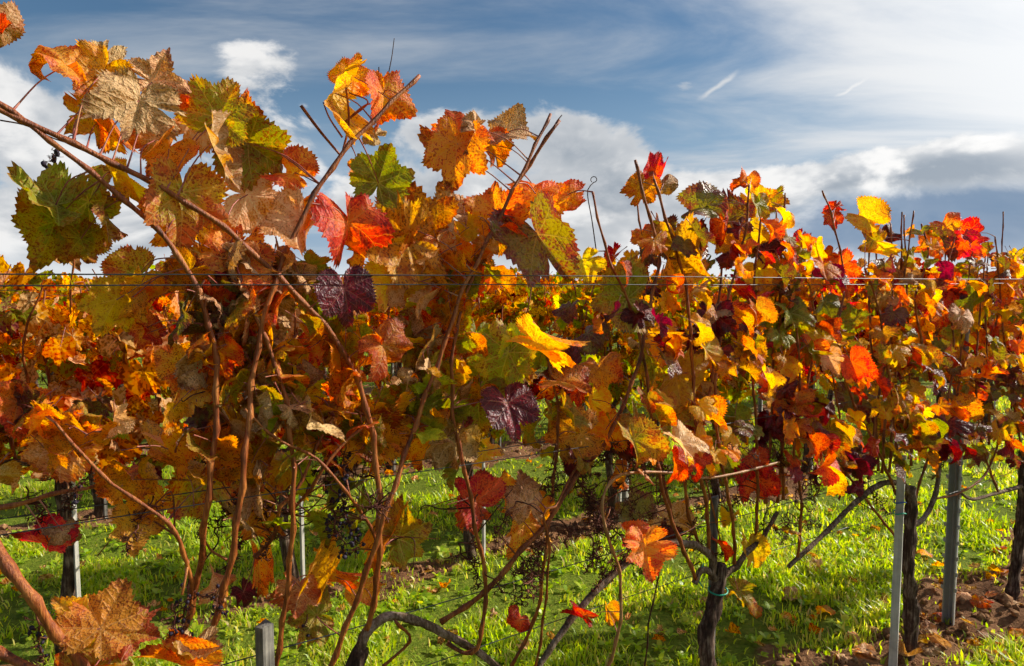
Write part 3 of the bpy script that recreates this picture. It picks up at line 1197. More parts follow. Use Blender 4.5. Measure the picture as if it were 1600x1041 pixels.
def far_rows():
    rg = random.Random(5)
    V, F, U, Q, MI, RN = [], [], [], [], [], []
    for row in range(7, 30):
        p = P1 + SPACING * row
        smax = p * 2.6
        n = int(smax * 26 / (1 + (row - 7) * .16))
        k = 1 + (row - 7) * .06
        for i in range(n):
            s = rg.uniform(-p * .15 - 2, smax)
            z = rg.uniform(.75, 1.66)
            b = D * s + NN * (p + rg.gauss(0, .12)) + Vector((0, 0, z))
            M_ = frame((rg.gauss(0, .6), rg.gauss(0, .6), -rg.random()), (rg.gauss(0, .6), rg.gauss(0, .6), rg.random()), b, rg.uniform(.12, .19) * k)
            v, f, fu, fv, _ = rg.choice(LOWA)
            o = len(V)
            V.extend(M_ @ x for x in v)
            F.extend(tuple(j + o for j in g) for g in f)
            U.extend(fu)
            Q.extend(fv)
            rr = rg.random()
            RN.extend([rr] * len(v))
            MI.extend([TYPES.index(pick(rg, TAB_RIGHT if s > 8 else TAB_LEFT))] * len(f))
    me = mesh('far_vineyard', V, F, [LS[t] for t in TYPES], True, MI)
    for un, dat in (('flat', U), ('vein', Q)):
        l = me.uv_layers.new(name=un)
        l.data.foreach_set('uv', np.array(dat, np.float32).ravel())
    a = me.attributes.new('rnd', 'FLOAT', 'POINT')
    a.data.foreach_set('value', np.array(RN, np.float32))
    tag(obj('far_vineyard', me), 'far off vine rows merging into one orange band at the horizon', 'vineyard', kind='stuff')


far_rows()

# ------------------------------------------------------------------ stakes, posts and wires
def stake(s, p, h, w, mat, label, group=None, lean=(0, 0)):
    b = D * s + NN * p
    z = gz(b.x, b.y)
    e = empty('vine_stake', (b.x, b.y, z), ROW_ANG + .4)
    V, F = [], []
    n = 8
    rgs = random.Random(int(s * 977 + p * 31))
    for i in range(n):
        u = i / (n - 1)
        ww = w * (1 - .06 * u) / 2
        for (a, c) in ((-1, -1), (1, -1), (1, 1), (-1, 1)):
            j = rgs.uniform(-.03, .03) * w
            V.append(Vector((a * ww + j + lean[0] * u, c * ww + j + lean[1] * u, -.1 + (h + .1) * u + (rgs.uniform(-.004, .004) if i == n - 1 else 0))))
    for i in range(n - 1):
        for k in range(4):
            F.append((i * 4 + k, i * 4 + (k + 1) % 4, i * 4 + 4 + (k + 1) % 4, i * 4 + 4 + k))
    F += [(3, 2, 1, 0), tuple((n - 1) * 4 + k for k in range(4))]
    me = mesh('stake_pole', V, F, (mat,), False)
    obj('pole', me, e)
    tag(e, label, 'stake', group)
    return e


def tie(parent, z, r, mat, name='tie'):
    """a ring of plastic band with a loose tail"""
    pts = [Vector((math.cos(a) * r, math.sin(a) * r, z + .004 * math.sin(a * 2))) for a in np.linspace(0, 2 * PI * 1.05, 22)]
    pts += [pts[-1] + Vector((.012, -.01, .01)), pts[-1] + Vector((.03, -.015, -.004))]
    obj(name, mesh('tie', *tube(pts, [.0028] * len(pts), 5, True), (mat,)), parent)


def metal_post(s, p, h, label, group=None):
    b = D * s + NN * p
    e = empty('metal_post', (b.x, b.y, gz(b.x, b.y)), ROW_ANG + R(96))
    # open rolled section with a folded lip at each edge
    w, d, t = .025, .018, .0026
    prof = [(-w, d), (-w, d - .008), (-w * .92, -d * .1), (-w * .55, -d), (-.006, -d), (0, -d + .006), (.006, -d), (w * .55, -d), (w * .92, -d * .1), (w, d - .008), (w, d)]
    prof2 = [(x * (1 - 2 * t / w), y + t * 1.4) for x, y in prof][::-1]
    loop = prof + prof2
    n = len(loop)
    zs = np.linspace(-.15, h, 3)
    V = [Vector((x, y, z)) for z in zs for x, y in loop]
    F = []
    for k in range(len(zs) - 1):
        for i in range(n):
            F.append((k * n + i, k * n + (i + 1) % n, (k + 1) * n + (i + 1) % n, (k + 1) * n + i))
    F.append(tuple(range((len(zs) - 1) * n, len(zs) * n)))
    obj('post_section', mesh('post_section', V, F, (M_ZINC,), False), e)
    hook = None
    for k in range(int(h / .075)):
        z = .16 + k * .075
        if z > h - .05:
            break
        for sg in (-1, 1):
            if hook is None:
                hv, hf = merge([box(-.0022, .0022, -.004, .006, 0, .016), box(-.006, .006, .0062, .0085, 0.004, .02)])
                hook = mesh('wire_notch', hv, hf, (M_ZINC,), False)
            o = obj('wire_notch', hook, e)
            o.location = (sg * (w + .0025), d - .004, z)
    tag(e, label, 'post', group)
    return e


def s_of(px, p):
    P = at(px, 700, p)
    return P.dot(D)


metal_post(s_of(1496, P1 + .05), P1 + .05, 1.42, 'galvanised metal post of the near row standing in bare soil on the right')
metal_post(s_of(978, P1 + SPACING), P1 + SPACING, 1.62, 'galvanised metal post of the second row seen right of the picture centre')
metal_post(s_of(1187, P1 + 2 * SPACING), P1 + 2 * SPACING, 1.62, 'distant metal post of the third row below the leaves right of centre')
st = stake(s_of(1410, P1 - .04), P1 - .04, .885, .030, M_PALESTAKE, 'tall pale whitish stake beside the near trunk left of the metal post')
tie(st, .70, .021, M_TIE_B)
tie(st, .655, .022, M_TIE_G)
stake(s_of(1118, P1 + .03), P1 + .03, .875, .022, M_WOODSTAKE, 'grey weathered wooden stake at the head of the middle trunk')
stake(s_of(405, P1 - .02), P1 - .02, .90, .028, M_WOODSTAKE, 'grey weathered stake top at the bottom edge left of centre')
for i, (s, t) in enumerate(row2):
    lab = 'pale stake beside the leftmost visible trunk of the second row' if i == 1 else ORD[i] + ' thin pale stake from the left edge in the second row'
    stake(s + .05, P1 + SPACING - .03, .96, .016, M_PALESTAKE, lab, 'stakes of the second row')
for i in range(9):
    stake(-1.0 + 1.05 * i + .05, P1 + 2 * SPACING - .03, .95, .02, M_WOODSTAKE, ORD[i + 1] + ' small stake from the left in the third row', 'stakes of the third row')


def wire(p, z, s0, s1, r, label, group, sag=.006, seed=0):
    n = int((s1 - s0) / .25) + 2
    pts = []
    for i in range(n):
        s = s0 + (s1 - s0) * i / (n - 1)
        b = D * s + NN * (p + .006 * math.sin(s * 2.3 + seed))
        pts.append(Vector((b.x, b.y, z + sag * math.sin(s * 1.7 + seed))))
    o = obj('trellis_wire', mesh('trellis_wire', *tube(pts, [r] * n, 5, False), (M_WIRE,)))
    tag(o, label, 'wire', group)


wire(P1 - .13, 1.612, -2.5, 9, .0013, 'upper of the two thin wires at eye level across the near row', 'wires of the near row', .002, 0)
wire(P1 - .10, 1.592, -2.5, 9, .0013, 'lower of the two thin wires at eye level across the near row', 'wires of the near row', .002, 1)
wire(P1 - .045, 1.165, -2.5, 9, .0012, 'nearer of the middle pair of wires crossing the lower canes', 'wires of the near row', .006, 2)
wire(P1 + .045, 1.172, -2.5, 9, .0012, 'farther of the middle pair of wires crossing the lower canes', 'wires of the near row', .006, 3)
wire(P1, .82, -2.5, 9, .0014, 'wire carrying the woody arms of the near row', 'wires of the near row', .004, 4)
wire(P1 + .02, .655, -2.5, 9, .0012, 'lowest wire of the near row, close above the grass', 'wires of the near row', .004, 5)
for z, nm in ((.8, 'lower'), (1.17, 'middle'), (1.57, 'upper')):
    wire(P1 + SPACING, z, -3, 14, .0013, nm + ' wire of the second row behind the near vines', 'wires of the second row', .005, z * 7)

# ------------------------------------------------------------------ the near row
rg = random.Random(99)
V_S = [-.62, .45, s_of(1108, P1), s_of(1425, P1), s_of(1592, P1), 4.85]
V_LABEL = ['near vine at the left edge, its canes arching up from the lower corner',
           'large near vine left of centre with long bare brown canes and big golden leaves',
           'near vine in the middle with forked trunk head and a looping pale cane',
           'near vine on the right between white stake and metal post, orange and yellow leaves',
           'near vine at the right edge behind the metal post with red and orange leaves',
           'farthest near row vine just past the right edge, orange leaves']
VINES, VINV = [], []
for i, s in enumerate(V_S):
    b = D * s + NN * P1
    e = empty('grape_vine', (b.x, b.y, gz(b.x, b.y)))
    tag(e, V_LABEL[i], 'grape vine', 'vines of the near row')
    VINES.append(e)
    VINV.append(Matrix.Translation(-e.location))
CANES = {i: [] for i in range(6)}          # sampled points with their vine


def add_tube(name, vi, path, rad, sides, mat, rough=0.0):
    return obj(name, mesh(name, *tube(path, rad, sides, True, rough, rg.random() * 9), (mat,)), VINES[vi], VINV[vi])


def px_path(pts, dp=0.0):
    out = []
    for q in pts:
        d = q[2] if len(q) > 2 else 0.0
        out.append(at(q[0], q[1], P1 + dp + d))
    return out


def cane(vi, pts, r0=.0068, r1=.0042, dp=0.0, mat=None, world=False, carries=True):
    P = pts if world else px_path([(q[0], q[1], (q[2] if len(q) > 2 else 0) - .06 * min(1, i / 2)) for i, q in enumerate(pts)], dp)
    path, rad, sd = cane_tube(P, r0 * .78, r1 * .78, rg)
    add_tube('cane', vi, path, rad, 8, mat or M_CANE)
    CANES[vi] += path if carries else []
    return path


# trunks
def trunk(vi, pts, r0, r1):
    P = [Vector(p) for p in pts]
    n = 60
    path = spline(P, n)
    rad = [(r0 + (r1 - r0) * i / n) * (1.5 if i == 0 else 1) * (1 + .12 * mnoise.noise(Vector((i * .5, vi * 3, 0)))) for i in range(n)]
    rad[-1] *= .7
    add_tube('trunk', vi, path, rad, 18, M_TRUNK, .55)


def base_pt(vi, dx=0.0):
    b = VINES[vi].location
    return Vector((b.x, b.y, b.z - .05)) + D * dx


h1 = at(565, 1010)
trunk(1, [base_pt(1), base_pt(1) + Vector((.01, .02, .35)), h1 - Vector((.05, .02, .16)), h1], .026, .020)
h2 = at(1118, 905)
trunk(2, [base_pt(2), at(1106, 1090), at(1104, 1000), at(1116, 940), at(1124, 905), at(1126, 880)], .026, .021)
h3 = at(1424, 790)
trunk(3, [base_pt(3), at(1421, 1020), at(1424, 950), at(1419, 870), at(1424, 800), at(1422, 760)], .028, .020)
h4 = at(1590, 740)
trunk(4, [base_pt(4, -.03), at(1580, 930), at(1592, 850), at(1598, 780), at(1600, 700)], .027, .020)
for vi in (0, 5):
    b = base_pt(vi)
    trunk(vi, [b, b + Vector((.02, 0, .3)), b + Vector((-.02, .01, .6)), b + Vector((0, 0, .82))], .026, .020)


def arm(vi, pts, r0=.014, r1=.009, dp=0.0):
    path = spline(px_path(pts, dp), max(24, len(pts) * 10))
    n = len(path)
    add_tube('arm', vi, path, [(r0 + (r1 - r0) * i / (n - 1)) * (1 + .1 * mnoise.noise(Vector((i * .8, r0 * 99, vi)))) for i in range(n)], 14, M_ARM, .5)
    return path


arm(1, [(556, 1030), (572, 990), (600, 966), (640, 966), (690, 988), (740, 1015), (800, 1060)], .0115, .008)
arm(2, [(1112, 905), (1112, 872), (1085, 852), (1042, 850), (990, 872), (930, 925), (880, 985), (830, 1060)], .012, .0085)
arm(2, [(1122, 905), (1098, 890), (1085, 912)], .011, .009)
arm(2, [(1128, 902), (1150, 885), (1168, 862), (1190, 842), (1215, 800)], .011, .006)
arm(3, [(1422, 775), (1412, 758), (1380, 755), (1340, 782), (1290, 832), (1232, 886)], .012, .007)
arm(3, [(1424, 822), (1445, 808), (1462, 770), (1470, 715), (1474, 690)], .011, .008)
arm(4, [(1596, 760), (1560, 770), (1520, 780), (1500, 770)], .010, .006)
obj('tie', mesh('tie', *tube([at(1122, 922) + Vector((math.cos(a) * .03, math.sin(a) * .03, .004 * math.sin(a))) for a in np.linspace(0, 6.4, 20)], [.0026] * 20, 5, True), (M_TIE_G,)), VINES[2], VINV[2])
obj('tie', mesh('tie', *tube([at(1100, 880), at(1093, 893), at(1090, 905), at(1098, 918)], [.0022] * 4, 5, True), (M_TIE_G,)), VINES[2], VINV[2])

# the long canes, as they run
cane(1, [(575, 985), (590, 900), (593, 800), (586, 710), (572, 635), (540, 555), (495, 495), (430, 428), (345, 352), (245, 290), (130, 232), (0, 172), (-90, 135)], .0075, .0052)
cane(0, [(285, 1000, .04), (310, 900, .03), (322, 800), (335, 690), (338, 580), (322, 490), (280, 400), (215, 330), (140, 268), (60, 205), (-20, 150), (-80, 120)], .0072, .0045)
cane(1, [(322, 1012, -.03), (358, 890, -.03), (380, 740, -.02), (395, 590), (412, 500), (440, 412), (484, 318), (535, 240), (600, 172), (655, 118)], .0068, .0048)
cane(1, [(428, 1060), (448, 930), (458, 800), (456, 700), (440, 600), (410, 520), (388, 470), (372, 430)], .0066, .0040)
cane(1, [(505, 1070, -.02), (560, 930, -.02), (600, 810, -.02), (640, 690), (672, 600), (696, 535), (718, 465), (746, 408), (780, 340), (820, 262), (860, 178)], .0070, .0042)
cane(2, [(800, 300), (835, 245), (874, 188)], .0045, .0050, -.01)
cane(1, [(700, 1004), (727, 1021), (750, 1002), (759, 902), (747, 848), (731, 755), (710, 665), (706, 590), (712, 520), (735, 440), (760, 380)], .0062, .0042, .02)
cane(2, [(690, 972, .02), (758, 925), (812, 863), (858, 813), (900, 745), (942, 698), (975, 630), (1000, 560), (1015, 480), (1030, 400), (1012, 330), (992, 250)], .0075, .0045)
cane(2, [(940, 1060, -.03), (958, 1020, -.03), (970, 960, -.03), (966, 886, -.03), (945, 825, -.03), (944, 771, -.03), (966, 744, -.03), (1008, 738, -.03), (1066, 740, -.03), (1104, 747, -.03), (1158, 738, -.03), (1218, 722, -.03)], .0052, .0040, 0, M_CANE2)
cane(2, [(1088, 905), (1062, 845), (1042, 790), (1026, 720), (1016, 640), (1006, 560), (985, 480), (950, 400), (925, 300)], .0072, .003)
cane(2, [(1108, 862), (1104, 790), (1094, 735), (1086, 650), (1080, 540), (1070, 440), (1040, 340), (1022, 280)], .0065, .004)
cane(2, [(1092, 850), (1075, 800), (1072, 740), (1088, 690), (1110, 610), (1120, 500), (1130, 400)], .006, .004, .03)
cane(2, [(1148, 880), (1146, 825), (1135, 760), (1122, 690), (1118, 600), (1135, 480), (1165, 360), (1170, 290)], .0065, .0035)
cane(2, [(1180, 850), (1184, 760), (1180, 640), (1172, 540), (1180, 420), (1190, 340)], .006, .0035, .02)
cane(2, [(1247, 872), (1252, 780), (1240, 700), (1250, 600), (1240, 480), (1215, 400)], .006, .0035, .0)
cane(2, [(800, 1041), (838, 960), (850, 880), (860, 800), (868, 720), (872, 640), (850, 540)], .0055, .004, .05)
cane(1, [(600, 1041, .03), (640, 1000, .03), (618, 970, .02)], .004, .004)
cane(2, [(838, 1041, -.02), (850, 960, -.02), (858, 860, -.02), (850, 800, -.02), (868, 790, -.02), (905, 720)], .004, .003, 0)
cane(2, [(1008, 1041), (1016, 960), (1030, 900), (1025, 880)], .003, .0022, .0, M_TENDRIL)
cane(3, [(1466, 745), (1450, 690), (1430, 620), (1440, 540), (1430, 470), (1450, 400), (1440, 350)], .0066, .004)
cane(3, [(1440, 700), (1400, 640), (1385, 560), (1372, 480), (1352, 420)], .006, .0035)
cane(3, [(1412, 800), (1370, 700), (1330, 620), (1310, 520), (1320, 440), (1300, 340), (1285, 298)], .0064, .003)
cane(3, [(1400, 840), (1345, 770), (1290, 690), (1262, 620), (1275, 520), (1260, 420)], .006, .0035, .03)
cane(3, [(1424, 800), (1445, 730), (1478, 640), (1490, 540), (1480, 430), (1500, 340)], .006, .0035, .02)
cane(3, [(1320, 720), (1310, 640), (1295, 560)], .004, .003, -.02)
cane(3, [(1460, 780), (1500, 770), (1540, 740), (1560, 680), (1545, 600), (1540, 480)], .005, .003)
cane(4, [(1600, 720), (1585, 640), (1570, 540), (1560, 420), (1555, 370)], .006, .0035)
cane(4, [(1560, 770), (1536, 700), (1525, 600), (1530, 500), (1540, 400)], .006, .0035)
cane(4, [(1612, 700), (1616, 600), (1608, 480), (1600, 400)], .006, .0035)
cane(0, [(-60, 780), (0, 862, -.02), (42, 925, -.02), (85, 985, -.02), (150, 1070, -.02)], .0105, .0085, -.03)
cane(0, [(-80, 985), (0, 1022), (60, 1050), (120, 1090)], .009, .008, -.04)
cane(0, [(300, 950), (296, 900), (276, 835), (216, 782), (165, 750), (127, 706), (85, 660)], .0046, .0028, -.02)
cane(0, [(262, 815), (290, 870), (285, 930)], .003, .003, -.02)
cane(0, [(-60, 800), (20, 790), (90, 770), (150, 760), (200, 735)], .0055, .003, .06)
cane(1, [(595, 860), (565, 800), (540, 770), (500, 720), (440, 690), (380, 640)], .0042, .0028, -.01)
cane(1, [(455, 800), (480, 770), (500, 740), (540, 690), (575, 660)], .0042, .0034, .0)
cane(1, [(400, 870), (425, 840), (440, 790), (460, 770), (500, 690), (520, 650)], .005, .003, .03)

# more canes of the far part of the near row, growing by themselves
for vi in (2, 3, 4, 5):
    for k in range(8 if vi > 2 else 4):
        s = V_S[vi] + rg.uniform(-.5, .5)
        q = rg.uniform(-.08, .16)
        b = D * s + NN * (P1 + q * .3)
        z0, tp = .84, rg.uniform(1.70, 1.92)
        l = rg.gauss(0, .1)
        pts = [Vector((b.x, b.y, z0 + (tp - z0) * u)) + D * (l * u + rg.uniform(-.03, .03)) + NN * (q * u) for u in (0, .33, .66, 1)]
        cane(vi, pts, .0058, .003, world=True)

# thin twigs tangled low between the canes
for k in range(70):
    px = rg.uniform(60, 1560)
    base_y = np.interp(px, [0, 700, 1100, 1600], [760, 800, 790, 720])
    P0 = at(px, base_y + rg.gauss(0, 45), P1 + rg.uniform(-.05, .10))
    vi = min(range(6), key=lambda i: min((q - P0).length_squared for q in CANES[i][::3]))
    q = min(CANES[vi][::2], key=lambda c: (c - P0).length_squared)
    if (q - P0).length > .2:
        continue
    e1 = q.lerp(P0, .6) + Vector((rg.gauss(0, .015), rg.gauss(0, .015), rg.uniform(-.01, .03)))
    e2 = P0 + D * rg.gauss(0, .08) + Vector((0, 0, rg.gauss(0, .06)))
    pth = spline([q, e1, P0, e2], 14)
    add_tube('side_shoot', vi, pth, [.0021 - .0011 * i / 13 for i in range(14)], 5, rg.choice((M_CANE, M_CANE, M_STALK)))

# fine side twigs at cane tops
def tendril(vi, pts, r=.0014, dp=-.01, loops=0):
    P = px_path(pts, dp)
    path = spline(P, 14)
    if loops:
        e = path[-1]
        d0 = (path[-1] - path[-2]).normalized()
        for k in range(loops * 10):
            a = k * .63
            path.append(e + CR * (math.sin(a) * .008) + CU * ((1 - math.cos(a)) * .008) + CF * (k * .0006))
    n = len(path)
    add_tube('side_shoot' if r > .002 else 'tendril', vi, path, [r * (1 - .35 * i / n) for i in range(n)], 6, M_CANE if r > .002 else M_TENDRIL)


for a in [(2, [(932, 395), (925, 345), (918, 300), (928, 285)], .0016, -.02, 1), (1, [(605, 125), (612, 90), (616, 60)], .0013, 0, 0), (1, [(592, 130), (592, 105)], .0018, 0, 0),
          (2, [(862, 205), (870, 190), (878, 180)], .002, 0, 0), (0, [(0, 188), (40, 196), (80, 215), (110, 225)], .0014, -.02, 1),
          (1, [(332, 488), (350, 470), (370, 475), (385, 500), (400, 515)], .0016, -.02, 0), (1, [(340, 500), (352, 480), (365, 492)], .0014, -.02, 1),
          (1, [(435, 600), (455, 590), (455, 568), (440, 562)], .0018, -.02, 0), (1, [(320, 612), (300, 618), (286, 628), (284, 622)], .0014, -.02, 0),
          (1, [(575, 650), (555, 640), (548, 620), (552, 605)], .0032, -.02, 0), (1, [(470, 165), (500, 205), (532, 243)], .0036, 0, 0), (1, [(535, 240), (545, 190), (540, 130)], .0030, -.01, 0),
          (1, [(540, 190), (570, 165), (590, 162)], .0026, -.01, 0), (1, [(535, 215), (515, 185), (505, 160)], .0022, -.01, 0), (1, [(540, 190), (575, 160), (545, 145)], .0022, -.01, 0),
          (1, [(385, 690), (378, 665), (370, 662)], .0034, -.02, 0), (1, [(355, 875), (330, 860), (318, 840)], .003, 0, 0), (2, [(1102, 747), (1120, 820), (1130, 870)], .003, 0, 0)]:
    tendril(*a)

